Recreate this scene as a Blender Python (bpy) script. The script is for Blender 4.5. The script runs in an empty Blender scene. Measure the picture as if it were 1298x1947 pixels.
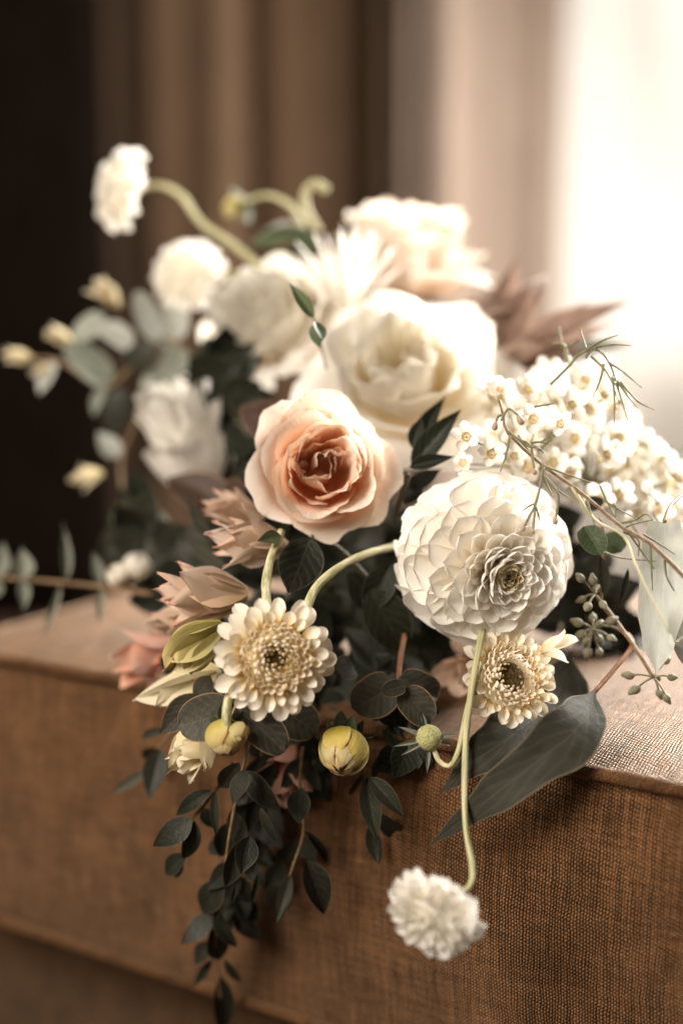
import bpy, math, random
from mathutils import Vector, Matrix, noise
PI = math.pi
rad = math.radians
sc = bpy.context.scene
COL = sc.collection

# ------------------------------------------------------------------ camera
FPX = 50.0/36.0*1947.0            # focal length in photo pixels (50 mm lens, 36 mm tall frame)
PITCH = rad(9.1)
CAM = Vector((0, 0, 0.70))
Rt = Vector((1, 0, 0))
Fw = Vector((0, math.cos(PITCH), -math.sin(PITCH)))
Up = Vector((0, math.sin(PITCH), math.cos(PITCH)))
cd = bpy.data.cameras.new('camera')
cam = bpy.data.objects.new('camera', cd)
COL.objects.link(cam)
cam.location = CAM
cam.rotation_euler = (PI/2-PITCH, 0, 0)
cd.sensor_fit = 'VERTICAL'
cd.sensor_height = 36.0
cd.sensor_width = 24.0
cd.lens = 50.0
cd.clip_start = 0.02
cd.clip_end = 60
cd.dof.use_dof = True
cd.dof.focus_distance = 0.712
cd.dof.aperture_fstop = 1.8
sc.camera = cam

# ------------------------------------------------------------------ world, lamps, exposure
w = bpy.data.worlds.new('World')
sc.world = w
w.use_nodes = True
w.node_tree.nodes['Background'].inputs[0].default_value = (1.0, 0.80, 0.64, 1)
w.node_tree.nodes['Background'].inputs[1].default_value = 0.04


def area(name, loc, target, sx, sy, energy, color):
    l = bpy.data.lights.new(name, 'AREA')
    l.shape = 'RECTANGLE'
    l.size, l.size_y = sx, sy
    l.energy = energy
    l.color = color
    o = bpy.data.objects.new(name, l)
    COL.objects.link(o)
    o.location = loc
    d = Vector(target)-Vector(loc)
    o.rotation_euler = d.to_track_quat('-Z', 'Y').to_euler()
    return o


area('window_light', (1.45, 2.0, 1.5), (-0.02, 0.82, 0.48), 1.2, 1.4, 118, (1.0, 0.94, 0.86))
area('front_fill_light', (-1.05, -0.30, 1.50), (0.0, 0.78, 0.45), 0.9, 0.9, 24.0, (1.0, 0.89, 0.76))  # added soft fill for the flower fronts; no window stands here
sc.view_settings.view_transform = 'Standard'
sc.view_settings.look = 'None'
sc.view_settings.exposure = 1.2
sc.view_settings.gamma = 1.0
sc.view_settings.use_curve_mapping = False
sc.render.engine = 'CYCLES'
sc.cycles.use_denoising = True
sc.cycles.max_bounces = 12
sc.cycles.diffuse_bounces = 9
sc.cycles.transmission_bounces = 6
sc.cycles.sample_clamp_indirect = 6.0


# ------------------------------------------------------------------ helpers
def P(px, py, d):
    return CAM + Fw*d + Rt*((px-649.0)/FPX*d) + Up*(-(py-973.5)/FPX*d)


def CV(x, y, z):
    """a direction: x right, y up, z towards the photographer"""
    return Rt*x + Up*y - Fw*z


def px2m(px, d):
    return px/FPX*d


def frame(ydir, zhint):
    y = ydir.normalized()
    z = zhint - y*zhint.dot(y)
    if z.length < 1e-5:
        z = y.orthogonal()
    z.normalize()
    x = y.cross(z)
    return Matrix((x, y, z)).transposed()


def zframe(zdir, roll=0.0):
    z = zdir.normalized()
    x = Vector((1, 0, 0)) - z*z.x
    if x.length < 0.05:
        x = Vector((0, 1, 0)) - z*z.y
    x.normalize()
    y = z.cross(x)
    return (Matrix((x, y, z)).transposed()) @ Matrix.Rotation(roll, 3, 'Z')


def M4(loc, m3, s=(1, 1, 1)):
    return Matrix.Translation(loc) @ m3.to_4x4() @ Matrix.Diagonal((s[0], s[1], s[2], 1))


def grid_mesh(name, rows, uvs=None, close=False):
    nr, nc = len(rows), len(rows[0])
    verts = [tuple(p) for r in rows for p in r]
    faces, fuv = [], []
    for i in range(nr-1):
        for j in range(nc if close else nc-1):
            j2 = (j+1) % nc
            faces.append((i*nc+j, i*nc+j2, (i+1)*nc+j2, (i+1)*nc+j))
            if uvs:
                fuv += [uvs[i][j], uvs[i][j2], uvs[i+1][j2], uvs[i+1][j]]
            else:
                u0, u1 = j/(nc-1 if not close else nc), (j+1)/(nc-1 if not close else nc)
                fuv += [(u0, i/(nr-1)), (u1, i/(nr-1)), (u1, (i+1)/(nr-1)), (u0, (i+1)/(nr-1))]
    me = bpy.data.meshes.new(name)
    me.from_pydata(verts, [], faces)
    uvl = me.uv_layers.new(name='UVMap')
    uvl.data.foreach_set('uv', [c for p in fuv for c in p])
    me.polygons.foreach_set('use_smooth', [True]*len(faces))
    return me


def join_meshes(name, parts):
    """parts: list of (mesh, Matrix) -> one mesh (uv kept)"""
    V, F, U, Mi = [], [], [], []
    mats = []
    for me, mx in parts:
        b = len(V)
        V += [tuple(mx @ v.co) for v in me.vertices]
        mi = 0
        if me.materials:
            if me.materials[0] not in mats:
                mats.append(me.materials[0])
            mi = mats.index(me.materials[0])
        ul = me.uv_layers[0].data
        for p in me.polygons:
            F.append([b+i for i in p.vertices])
            U += [tuple(ul[k].uv) for k in p.loop_indices]
            Mi.append(mi)
    me = bpy.data.meshes.new(name)
    me.from_pydata(V, [], F)
    uvl = me.uv_layers.new(name='UVMap')
    uvl.data.foreach_set('uv', [c for p in U for c in p])
    me.polygons.foreach_set('use_smooth', [True]*len(F))
    for m in mats:
        me.materials.append(m)
    me.polygons.foreach_set('material_index', Mi)
    return me


def thing(name, label, cat, loc, m3=None, group=None):
    o = bpy.data.objects.new(name, None)
    o.empty_display_size = 0.01
    COL.objects.link(o)
    o.matrix_basis = M4(loc, m3 if m3 else Matrix.Identity(3))
    o['label'] = label
    o['category'] = cat
    if group:
        o['group'] = group
    return o


def part(name, me, mat, parent, mx=None):
    o = bpy.data.objects.new(name, me)
    COL.objects.link(o)
    if mat and not me.materials:
        me.materials.append(mat)
    o.parent = parent
    if mx is not None:
        o.matrix_basis = mx
    return o


def tagmesh(name, me, mat, label=None, cat=None, kind=None, mx=None):
    o = part(name, me, mat, None, mx)
    if label:
        o['label'] = label
    if cat:
        o['category'] = cat
    if kind:
        o['kind'] = kind
    return o


def spline(pts, n):
    """Catmull-Rom through points"""
    q = [Vector(p) for p in pts]
    q = [q[0]*2-q[1]] + q + [q[-1]*2-q[-2]]
    out = []
    segs = len(q)-3
    for i in range(segs):
        a, b, c, d = q[i:i+4]
        m = max(2, n//segs)
        for k in range(m):
            t = k/m
            out.append(0.5*((2*b)+(c-a)*t+(2*a-5*b+4*c-d)*t*t+(3*b-a-3*c+d)*t*t*t))
    out.append(q[-2])
    return out


def tube_mesh(name, pts, r0, r1, sides=8, n=24, origin=Vector((0, 0, 0))):
    c = spline(pts, n) if len(pts) > 2 else [Vector(pts[0]).lerp(Vector(pts[1]), i/4) for i in range(5)]
    rows = []
    prev = None
    for i, p in enumerate(c):
        t = (c[min(i+1, len(c)-1)]-c[max(i-1, 0)]).normalized()
        if prev is None:
            a = t.orthogonal().normalized()
        else:
            a = prev - t*prev.dot(t)
            a.normalize()
        prev = a
        b = t.cross(a)
        r = (r0+(r1-r0)*i/(len(c)-1))*(1+0.09*noise.noise(Vector((i*.35, r0*9e3, 0))))
        row = [p-origin+(a*math.cos(2*PI*k/sides)+b*math.sin(2*PI*k/sides))*r*(1+0.05*noise.noise(Vector((k*1.7, i*.12, 4)))) for k in range(sides)]
        rows.append(row)
    rows = [[c[0]-origin]*sides] + rows + [[c[-1]-origin]*sides]
    return grid_mesh(name, rows, close=True)


# ------------------------------------------------------------------ materials
def new_mat(name):
    m = bpy.data.materials.new(name)
    m.use_nodes = True
    nt = m.node_tree
    nt.nodes.clear()
    out = nt.nodes.new('ShaderNodeOutputMaterial')
    return m, nt, out


def N(nt, t, **kw):
    n = nt.nodes.new(t)
    for k, v in kw.items():
        setattr(n, k, v)
    return n


def ramp(nt, stops, interp='EASE'):
    r = N(nt, 'ShaderNodeValToRGB')
    r.color_ramp.interpolation = interp
    e = r.color_ramp.elements
    while len(e) < len(stops):
        e.new(0.5)
    for el, (p, c) in zip(e, stops):
        el.position = p
        el.color = (c[0], c[1], c[2], 1)
    return r


def math_node(nt, op, a, b=None, c=None):
    n = N(nt, 'ShaderNodeMath', operation=op)
    for k, v in enumerate((a, b, c)):
        if v is None:
            continue
        if isinstance(v, (int, float)):
            n.inputs[k].default_value = v
        else:
            nt.links.new(v, n.inputs[k])
    return n.outputs[0]


def petal_mat(name, stops, transl=0.38, tcol=None, rough=0.55, bump=0.4, vein=34, spec=0.25, mottle=0.10):
    m, nt, out = new_mat(name)
    L = nt.links.new
    tc = N(nt, 'ShaderNodeUVMap')
    sep = N(nt, 'ShaderNodeSeparateXYZ')
    L(tc.outputs[0], sep.inputs[0])
    obj = N(nt, 'ShaderNodeTexCoord')
    nz = N(nt, 'ShaderNodeTexNoise')
    nz.inputs['Scale'].default_value = 160
    nz.inputs['Detail'].default_value = 4
    L(obj.outputs['Object'], nz.inputs['Vector'])
    v = math_node(nt, 'ADD', sep.outputs[1], math_node(nt, 'MULTIPLY', math_node(nt, 'SUBTRACT', nz.outputs[0], 0.5), 0.25))
    r = ramp(nt, stops)
    L(v, r.inputs[0])
    inf = N(nt, 'ShaderNodeObjectInfo')
    hsv = N(nt, 'ShaderNodeHueSaturation')
    L(r.outputs[0], hsv.inputs['Color'])
    L(math_node(nt, 'ADD', math_node(nt, 'MULTIPLY', inf.outputs['Random'], mottle), 1.0-mottle/2), hsv.inputs['Value'])
    L(math_node(nt, 'ADD', math_node(nt, 'MULTIPLY', inf.outputs['Random'], 0.35), 0.82), hsv.inputs['Saturation'])
    bz = N(nt, 'ShaderNodeTexNoise')
    bz.inputs['Scale'].default_value = 420
    bz.inputs['Detail'].default_value = 3
    L(obj.outputs['Object'], bz.inputs['Vector'])
    nick = math_node(nt, 'MULTIPLY', math_node(nt, 'GREATER_THAN', math_node(nt, 'ADD', bz.outputs[0], math_node(nt, 'MULTIPLY', math_node(nt, 'POWER', sep.outputs[1], 10.0), 0.12)), 0.73), 0.5)
    bm = N(nt, 'ShaderNodeMix', data_type='RGBA')
    L(nick, bm.inputs['Factor'])
    L(hsv.outputs[0], bm.inputs['A'])
    bm.inputs['B'].default_value = (0.50, 0.33, 0.18, 1)
    mp = N(nt, 'ShaderNodeMapping')
    mp.inputs['Scale'].default_value = (vein, 3, 1)
    L(tc.outputs[0], mp.inputs['Vector'])
    vn = N(nt, 'ShaderNodeTexNoise')
    vn.inputs['Scale'].default_value = 1.0
    vn.inputs['Detail'].default_value = 3
    L(mp.outputs[0], vn.inputs['Vector'])
    hsum = math_node(nt, 'ADD', vn.outputs[0], math_node(nt, 'MULTIPLY', nz.outputs[0], 0.8))
    bp = N(nt, 'ShaderNodeBump')
    bp.inputs['Strength'].default_value = bump
    bp.inputs['Distance'].default_value = 0.0008
    L(hsum, bp.inputs['Height'])
    pr = N(nt, 'ShaderNodeBsdfPrincipled')
    pr.inputs['Roughness'].default_value = rough
    pr.inputs['Specular IOR Level'].default_value = spec
    pr.inputs['Sheen Weight'].default_value = 0.15
    L(bm.outputs['Result'], pr.inputs['Base Color'])
    L(bp.outputs[0], pr.inputs['Normal'])
    tr = N(nt, 'ShaderNodeBsdfTranslucent')
    if tcol:
        mx = N(nt, 'ShaderNodeMix', data_type='RGBA', blend_type='MULTIPLY')
        mx.inputs['Factor'].default_value = 1.0
        L(hsv.outputs[0], mx.inputs['A'])
        mx.inputs['B'].default_value = (*tcol, 1)
        L(mx.outputs['Result'], tr.inputs['Color'])
    else:
        L(hsv.outputs[0], tr.inputs['Color'])
    L(bp.outputs[0], tr.inputs['Normal'])
    ms = N(nt, 'ShaderNodeMixShader')
    ms.inputs[0].default_value = transl
    L(pr.outputs[0], ms.inputs[1])
    L(tr.outputs[0], ms.inputs[2])
    L(ms.outputs[0], out.inputs[0])
    return m


def leaf_mat(name, c0, c1, rib, edge, rough=0.45, transl=0.12, vstr=0.35, spec=0.22):
    """c0/c1 mottled blade colours, rib colour of the midrib and veins, edge colour of the thin margin"""
    m, nt, out = new_mat(name)
    L = nt.links.new
    tc = N(nt, 'ShaderNodeUVMap')
    sep = N(nt, 'ShaderNodeSeparateXYZ')
    L(tc.outputs[0], sep.inputs[0])
    obj = N(nt, 'ShaderNodeTexCoord')
    nz = N(nt, 'ShaderNodeTexNoise')
    nz.inputs['Scale'].default_value = 90
    nz.inputs['Detail'].default_value = 5
    L(obj.outputs['Generated'], nz.inputs['Vector'])
    nz.inputs['Scale'].default_value = 5
    nz2 = N(nt, 'ShaderNodeTexNoise')
    nz2.inputs['Scale'].default_value = 14
    nz2.inputs['Detail'].default_value = 6
    L(obj.outputs['Generated'], nz2.inputs['Vector'])
    inf = N(nt, 'ShaderNodeObjectInfo')
    a = math_node(nt, 'ADD', math_node(nt, 'MULTIPLY', nz.outputs[0], 0.7), math_node(nt, 'MULTIPLY', inf.outputs['Random'], 0.4))
    r = ramp(nt, [(0.25, c0), (0.8, c1)])
    L(a, r.inputs[0])
    du = math_node(nt, 'ABSOLUTE', math_node(nt, 'SUBTRACT', sep.outputs[0], 0.5))
    # midrib + side veins
    mid = math_node(nt, 'SMOOTH_MIN', math_node(nt, 'MULTIPLY', du, 38.0), 1.0, 0.3)
    ph = math_node(nt, 'SUBTRACT', math_node(nt, 'MULTIPLY', sep.outputs[1], 40.0), math_node(nt, 'MULTIPLY', du, 26.0))
    ph = math_node(nt, 'ADD', ph, math_node(nt, 'MULTIPLY', nz.outputs[0], 5.0))
    sv = math_node(nt, 'POWER', math_node(nt, 'ABSOLUTE', math_node(nt, 'SINE', math_node(nt, 'MULTIPLY', ph, 0.5))), 0.28)
    vein = math_node(nt, 'MULTIPLY', mid, sv)
    vf = math_node(nt, 'MULTIPLY', math_node(nt, 'SUBTRACT', 1.0, vein), vstr)
    mx = N(nt, 'ShaderNodeMix', data_type='RGBA')
    L(vf, mx.inputs['Factor'])
    L(r.outputs[0], mx.inputs['A'])
    mx.inputs['B'].default_value = (*rib, 1)
    ed = math_node(nt, 'GREATER_THAN', du, 0.472)
    mx2 = N(nt, 'ShaderNodeMix', data_type='RGBA')
    L(math_node(nt, 'MULTIPLY', ed, 0.8), mx2.inputs['Factor'])
    L(mx.outputs['Result'], mx2.inputs['A'])
    mx2.inputs['B'].default_value = (*edge, 1)
    bp = N(nt, 'ShaderNodeBump')
    bp.inputs['Strength'].default_value = 0.35
    bp.inputs['Distance'].default_value = 0.001
    L(math_node(nt, 'ADD', math_node(nt, 'MULTIPLY', vein, 0.3), math_node(nt, 'MULTIPLY', nz2.outputs[0], 1.0)), bp.inputs['Height'])
    pr = N(nt, 'ShaderNodeBsdfPrincipled')
    pr.inputs['Roughness'].default_value = rough
    pr.inputs['Specular IOR Level'].default_value = spec
    L(mx2.outputs['Result'], pr.inputs['Base Color'])
    L(bp.outputs[0], pr.inputs['Normal'])
    tr = N(nt, 'ShaderNodeBsdfTranslucent')
    L(mx2.outputs['Result'], tr.inputs['Color'])
    ms = N(nt, 'ShaderNodeMixShader')
    ms.inputs[0].default_value = transl
    L(pr.outputs[0], ms.inputs[1])
    L(tr.outputs[0], ms.inputs[2])
    L(ms.outputs[0], out.inputs[0])
    return m


def plain_mat(name, c0, c1, rough=0.6, scale=300, bump=0.2, spec=0.3, stretch=(1, 1, 1), uv=False):
    m, nt, out = new_mat(name)
    L = nt.links.new
    tc = N(nt, 'ShaderNodeTexCoord')
    mp = N(nt, 'ShaderNodeMapping')
    mp.inputs['Scale'].default_value = stretch
    L(tc.outputs['UV' if uv else 'Object'], mp.inputs[0])
    nz = N(nt, 'ShaderNodeTexNoise')
    nz.inputs['Scale'].default_value = scale
    nz.inputs['Detail'].default_value = 4
    L(mp.outputs[0], nz.inputs['Vector'])
    r = ramp(nt, [(0.3, c0), (0.7, c1)])
    L(nz.outputs[0], r.inputs[0])
    pr = N(nt, 'ShaderNodeBsdfPrincipled')
    pr.inputs['Roughness'].default_value = rough
    pr.inputs['Specular IOR Level'].default_value = spec
    L(r.outputs[0], pr.inputs['Base Color'])
    bp = N(nt, 'ShaderNodeBump')
    bp.inputs['Strength'].default_value = bump
    bp.inputs['Distance'].default_value = 0.001
    L(nz.outputs[0], bp.inputs['Height'])
    L(bp.outputs[0], pr.inputs['Normal'])
    L(pr.outputs[0], out.inputs[0])
    return m


def fabric_mat(name, dark, thread, period=0.0016, slub=0.75, bump=1.0):
    m, nt, out = new_mat(name)
    L = nt.links.new
    tc = N(nt, 'ShaderNodeUVMap')
    wob = N(nt, 'ShaderNodeTexNoise')
    wob.inputs['Scale'].default_value = 60
    wob.inputs['Detail'].default_value = 2
    L(tc.outputs[0], wob.inputs['Vector'])
    va = N(nt, 'ShaderNodeVectorMath', operation='MULTIPLY_ADD')
    L(wob.outputs['Color'], va.inputs[0])
    va.inputs[1].default_value = (0.0034, 0.0034, 0)
    L(tc.outputs[0], va.inputs[2])
    sep = N(nt, 'ShaderNodeSeparateXYZ')
    L(va.outputs[0], sep.inputs[0])
    k = 2*PI/period
    sx = math_node(nt, 'COSINE', math_node(nt, 'MULTIPLY', sep.outputs[0], k))
    sy = math_node(nt, 'SINE', math_node(nt, 'MULTIPLY', sep.outputs[1], k*0.8))
    row = math_node(nt, 'MULTIPLY', math_node(nt, 'ROUND', math_node(nt, 'MULTIPLY', sep.outputs[0], 1.0/period)), PI*0.5)
    sy = math_node(nt, 'SINE', math_node(nt, 'ADD', math_node(nt, 'MULTIPLY', sep.outputs[1], k*0.8), row))
    h = math_node(nt, 'SQRT', math_node(nt, 'MULTIPLY', math_node(nt, 'ADD', math_node(nt, 'MULTIPLY', sx, 0.5), 0.5), math_node(nt, 'ADD', math_node(nt, 'MULTIPLY', sy, 0.45), 0.55)))
    # slubs: uneven threads running up the cloth and across it
    mp = N(nt, 'ShaderNodeMapping')
    mp.inputs['Scale'].default_value = (420, 26, 1)
    L(tc.outputs[0], mp.inputs[0])
    s1 = N(nt, 'ShaderNodeTexNoise')
    s1.inputs['Scale'].default_value = 1
    s1.inputs['Detail'].default_value = 3
    L(mp.outputs[0], s1.inputs['Vector'])
    mp2 = N(nt, 'ShaderNodeMapping')
    mp2.inputs['Scale'].default_value = (40, 380, 1)
    L(tc.outputs[0], mp2.inputs[0])
    s2 = N(nt, 'ShaderNodeTexNoise')
    s2.inputs['Scale'].default_value = 1
    s2.inputs['Detail'].default_value = 2
    L(mp2.outputs[0], s2.inputs['Vector'])
    sl = math_node(nt, 'SUBTRACT', math_node(nt, 'ADD', s1.outputs[0], math_node(nt, 'MULTIPLY', s2.outputs[0], 0.6)), 0.8)
    big = N(nt, 'ShaderNodeTexNoise')
    big.inputs['Scale'].default_value = 22
    big.inputs['Detail'].default_value = 5
    L(tc.outputs[0], big.inputs['Vector'])
    fuzz = N(nt, 'ShaderNodeTexNoise')
    fuzz.inputs['Scale'].default_value = 900
    fuzz.inputs['Detail'].default_value = 2
    L(tc.outputs[0], fuzz.inputs['Vector'])
    sl = math_node(nt, 'ADD', sl, math_node(nt, 'MULTIPLY', math_node(nt, 'SUBTRACT', big.outputs[0], 0.5), 0.7))
    sl = math_node(nt, 'ADD', sl, math_node(nt, 'MULTIPLY', math_node(nt, 'SUBTRACT', fuzz.outputs[0], 0.5), 0.8))
    hh = math_node(nt, 'ADD', h, math_node(nt, 'MULTIPLY', sl, slub*1.6))
    r = ramp(nt, [(0.12, dark), (0.62, thread), (1.0, tuple(min(1, c*1.5) for c in thread))], 'LINEAR')
    L(hh, r.inputs[0])
    pr = N(nt, 'ShaderNodeBsdfPrincipled')
    pr.inputs['Roughness'].default_value = 0.46
    pr.inputs['Specular IOR Level'].default_value = 0.6
    pr.inputs['Specular Tint'].default_value = (1.0, 0.82, 0.62, 1)
    pr.inputs['Sheen Weight'].default_value = 0.10
    pr.inputs['Sheen Roughness'].default_value = 0.22
    pr.inputs['Sheen Tint'].default_value = (1.0, 0.8, 0.6, 1)
    L(r.outputs[0], pr.inputs['Base Color'])
    bp = N(nt, 'ShaderNodeBump')
    bp.inputs['Strength'].default_value = bump
    bp.inputs['Distance'].default_value = 0.0010
    L(hh, bp.inputs['Height'])
    L(bp.outputs[0], pr.inputs['Normal'])
    L(pr.outputs[0], out.inputs[0])
    return m


MT = {}
MT['fabric'] = fabric_mat('brown_linen', (0.030, 0.0125, 0.0045), (0.190, 0.088, 0.036))
MT['fabric_shaded'] = fabric_mat('brown_linen_shaded', (0.012, 0.0055, 0.0025), (0.090, 0.043, 0.018))  # same linen, darkened: shade under the cushion is put into the colour
MT['peach'] = petal_mat('peach_petal', [(0.05, (0.94, 0.65, 0.44)), (0.45, (0.93, 0.68, 0.50)), (0.85, (0.92, 0.78, 0.66)), (1.0, (0.93, 0.85, 0.77))],
                        transl=0.36, tcol=(1.0, 0.87, 0.74), rough=0.5)
MT['blush'] = petal_mat('blush_petal', [(0.1, (0.86, 0.70, 0.55)), (0.6, (0.85, 0.77, 0.69)), (1.0, (0.87, 0.82, 0.76))], transl=0.45, tcol=(1, 0.9, 0.8))
MT['ivory'] = petal_mat('ivory_petal', [(0.1, (0.90, 0.81, 0.60)), (0.5, (0.86, 0.83, 0.76)), (1.0, (0.87, 0.86, 0.83))], transl=0.48, tcol=(1, 0.96, 0.88))
MT['white'] = petal_mat('white_petal', [(0.0, (0.84, 0.75, 0.52)), (0.22, (0.92, 0.88, 0.80)), (1.0, (0.94, 0.93, 0.90))], transl=0.38, tcol=(1, 0.98, 0.95), vein=14, bump=0.15)
MT['purewhite'] = petal_mat('pure_white_petal', [(0.0, (0.86, 0.80, 0.66)), (0.3, (0.91, 0.88, 0.81)), (1.0, (0.93, 0.91, 0.87))], transl=0.45, vein=10, bump=0.1)
MT['cream'] = petal_mat('cream_petal', [(0.0, (0.62, 0.42, 0.12)), (0.30, (0.86, 0.76, 0.54)), (0.7, (0.91, 0.86, 0.76)), (1.0, (0.92, 0.88, 0.79))], transl=0.30, tcol=(1, 0.92, 0.76), vein=14, bump=0.15)
MT['floret'] = petal_mat('yellow_floret', [(0.0, (0.36, 0.22, 0.04)), (0.5, (0.70, 0.53, 0.22)), (1.0, (0.88, 0.80, 0.58))], transl=0.2, vein=8)
MT['pink'] = petal_mat('dusty_pink_petal', [(0.0, (0.44, 0.31, 0.19)), (0.5, (0.66, 0.49, 0.36)), (0.9, (0.76, 0.59, 0.47)), (1.0, (0.72, 0.42, 0.33))], transl=0.3, vein=20)
MT['rosepink'] = petal_mat('salmon_petal', [(0.0, (0.55, 0.22, 0.13)), (0.6, (0.70, 0.36, 0.25)), (1.0, (0.76, 0.46, 0.35))], transl=0.3)
MT['yellow'] = petal_mat('yellow_green_petal', [(0.0, (0.24, 0.25, 0.05)), (0.4, (0.52, 0.43, 0.10)), (0.85, (0.74, 0.60, 0.24)), (1.0, (0.62, 0.40, 0.16))], transl=0.25, vein=30, rough=0.48, spec=0.35, bump=0.7)
MT['lime'] = petal_mat('lime_petal', [(0.0, (0.30, 0.27, 0.08)), (0.6, (0.50, 0.43, 0.17)), (1.0, (0.72, 0.60, 0.28))], transl=0.3, vein=24)
MT['butter'] = petal_mat('butter_petal', [(0.0, (0.62, 0.52, 0.26)), (0.6, (0.82, 0.72, 0.48)), (1.0, (0.86, 0.77, 0.56))], transl=0.3)
MT['brownleaf'] = leaf_mat('brown_leaf', (0.045, 0.026, 0.019), (0.10, 0.058, 0.042), (0.16, 0.10, 0.07), (0.22, 0.13, 0.08), transl=0.12, vstr=.15)
MT['pinkleaf'] = leaf_mat('pink_brown_leaf', (0.20, 0.125, 0.095), (0.38, 0.265, 0.21), (0.5, 0.35, 0.28), (0.5, 0.36, 0.28), transl=0.35, vstr=.1)
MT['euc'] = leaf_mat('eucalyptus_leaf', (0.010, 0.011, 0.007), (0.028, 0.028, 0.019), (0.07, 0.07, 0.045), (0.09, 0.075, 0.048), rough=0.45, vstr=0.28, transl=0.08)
MT['silver'] = leaf_mat('silver_leaf', (0.27, 0.285, 0.255), (0.42, 0.43, 0.39), (0.6, 0.6, 0.5), (0.5, 0.45, 0.36), rough=0.55, vstr=0.12, transl=0.2)
MT['greyleaf'] = leaf_mat('grey_green_leaf', (0.13, 0.145, 0.115), (0.27, 0.285, 0.235), (0.24, 0.25, 0.2), (0.3, 0.26, 0.18), rough=0.5, vstr=0.1, transl=0.2)
MT['dollar'] = leaf_mat('dollar_leaf', (0.025, 0.024, 0.018), (0.065, 0.060, 0.044), (0.17, 0.15, 0.10), (0.30, 0.18, 0.10), rough=0.5, vstr=0.28)
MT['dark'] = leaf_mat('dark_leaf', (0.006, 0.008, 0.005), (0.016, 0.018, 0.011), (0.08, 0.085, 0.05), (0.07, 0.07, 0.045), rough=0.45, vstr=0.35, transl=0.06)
MT['green'] = leaf_mat('green_leaf', (0.035, 0.055, 0.025), (0.085, 0.11, 0.05), (0.14, 0.15, 0.08), (0.12, 0.12, 0.07), rough=0.4, vstr=0.35)
MT['willow'] = leaf_mat('long_leaf', (0.020, 0.020, 0.014), (0.046, 0.045, 0.033), (0.11, 0.105, 0.075), (0.16, 0.13, 0.09), rough=0.62, vstr=0.32, transl=0.08, spec=0.10)
MT['stem'] = plain_mat('pale_green_stem', (0.30, 0.31, 0.13), (0.66, 0.60, 0.40), rough=0.55, scale=1.0, stretch=(7, 9, 1), bump=0.35, uv=True)
MT['stem_dark'] = plain_mat('dark_stem', (0.06, 0.055, 0.03), (0.12, 0.10, 0.05), rough=0.5)
MT['twig'] = plain_mat('brown_twig', (0.14, 0.085, 0.045), (0.26, 0.17, 0.09), rough=0.6)
MT['redtwig'] = plain_mat('red_twig', (0.20, 0.09, 0.05), (0.30, 0.15, 0.08), rough=0.5)
MT['needle'] = plain_mat('needle_green', (0.15, 0.155, 0.085), (0.27, 0.25, 0.15), rough=0.5)
MT['pod'] = plain_mat('seed_pod', (0.15, 0.14, 0.09), (0.27, 0.245, 0.165), rough=0.6, scale=500)
MT['budpink'] = plain_mat('wax_bud', (0.36, 0.24, 0.17), (0.50, 0.37, 0.28), rough=0.5, scale=500)
MT['waxcup'] = plain_mat('wax_cup', (0.66, 0.55, 0.30), (0.82, 0.72, 0.48), rough=0.4, scale=600)
MT['stamen'] = plain_mat('stamen', (0.40, 0.20, 0.06), (0.55, 0.30, 0.10), rough=0.6)
MT['eye'] = plain_mat('dahlia_eye', (0.05, 0.03, 0.012), (0.17, 0.11, 0.035), rough=0.7, scale=700, bump=0.8)
MT['greendisc'] = plain_mat('green_disc', (0.30, 0.30, 0.12), (0.48, 0.46, 0.22), rough=0.7, scale=900, bump=1.0)

# ------------------------------------------------------------------ sofa: seat cushion and base
VPX, VPY = -3674.0, 541.0
e_left = (Fw + Rt*((VPX-649)/FPX) + Up*(-(VPY-973.5)/FPX))
e_left.z = 0
e_left.normalize()
EX = -e_left                                   # along the front edge, to the right
EY = Vector((-EX.y, EX.x, 0))                  # away from the photographer
if EY.y < 0:
    EY = -EY
EZ = Vector((0, 0, 1))
A0 = P(1170, 1477, 0.688)                      # a point on the top front edge
SOFA = Matrix((EX, EY, EZ)).transposed()


def S(x, y, z):
    return A0 + EX*x + EY*y + EZ*z


def front_depth(px, py):
    """depth at which the line of sight through a photo point meets the cushion's front"""
    d = (P(px, py, 1.0)-CAM)
    t = (A0-CAM).dot(EY)/d.dot(EY)
    return t


HC = 0.177
XL, XR, YB = -0.487, 0.50, 0.395


def crown(x, y):
    a = min(1, max(0, (x-XL)/0.10)); b = min(1, max(0, y/0.10)); c = min(1, max(0, (YB-y)/0.10)); d = min(1, max(0, (XR-x)/0.1))
    f = lambda t: 1-(1-t)**2
    return 0.016*f(a)*f(b)*f(c)*f(d) - 0.016*(1-f(a))*0.6


def bulge(x, z):
    t = (z+HC)/HC
    return -0.010*math.sin(PI*min(1, max(0, t))) + 0.0016*noise.noise(Vector((x*9, z*11, 3.1)))


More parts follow.
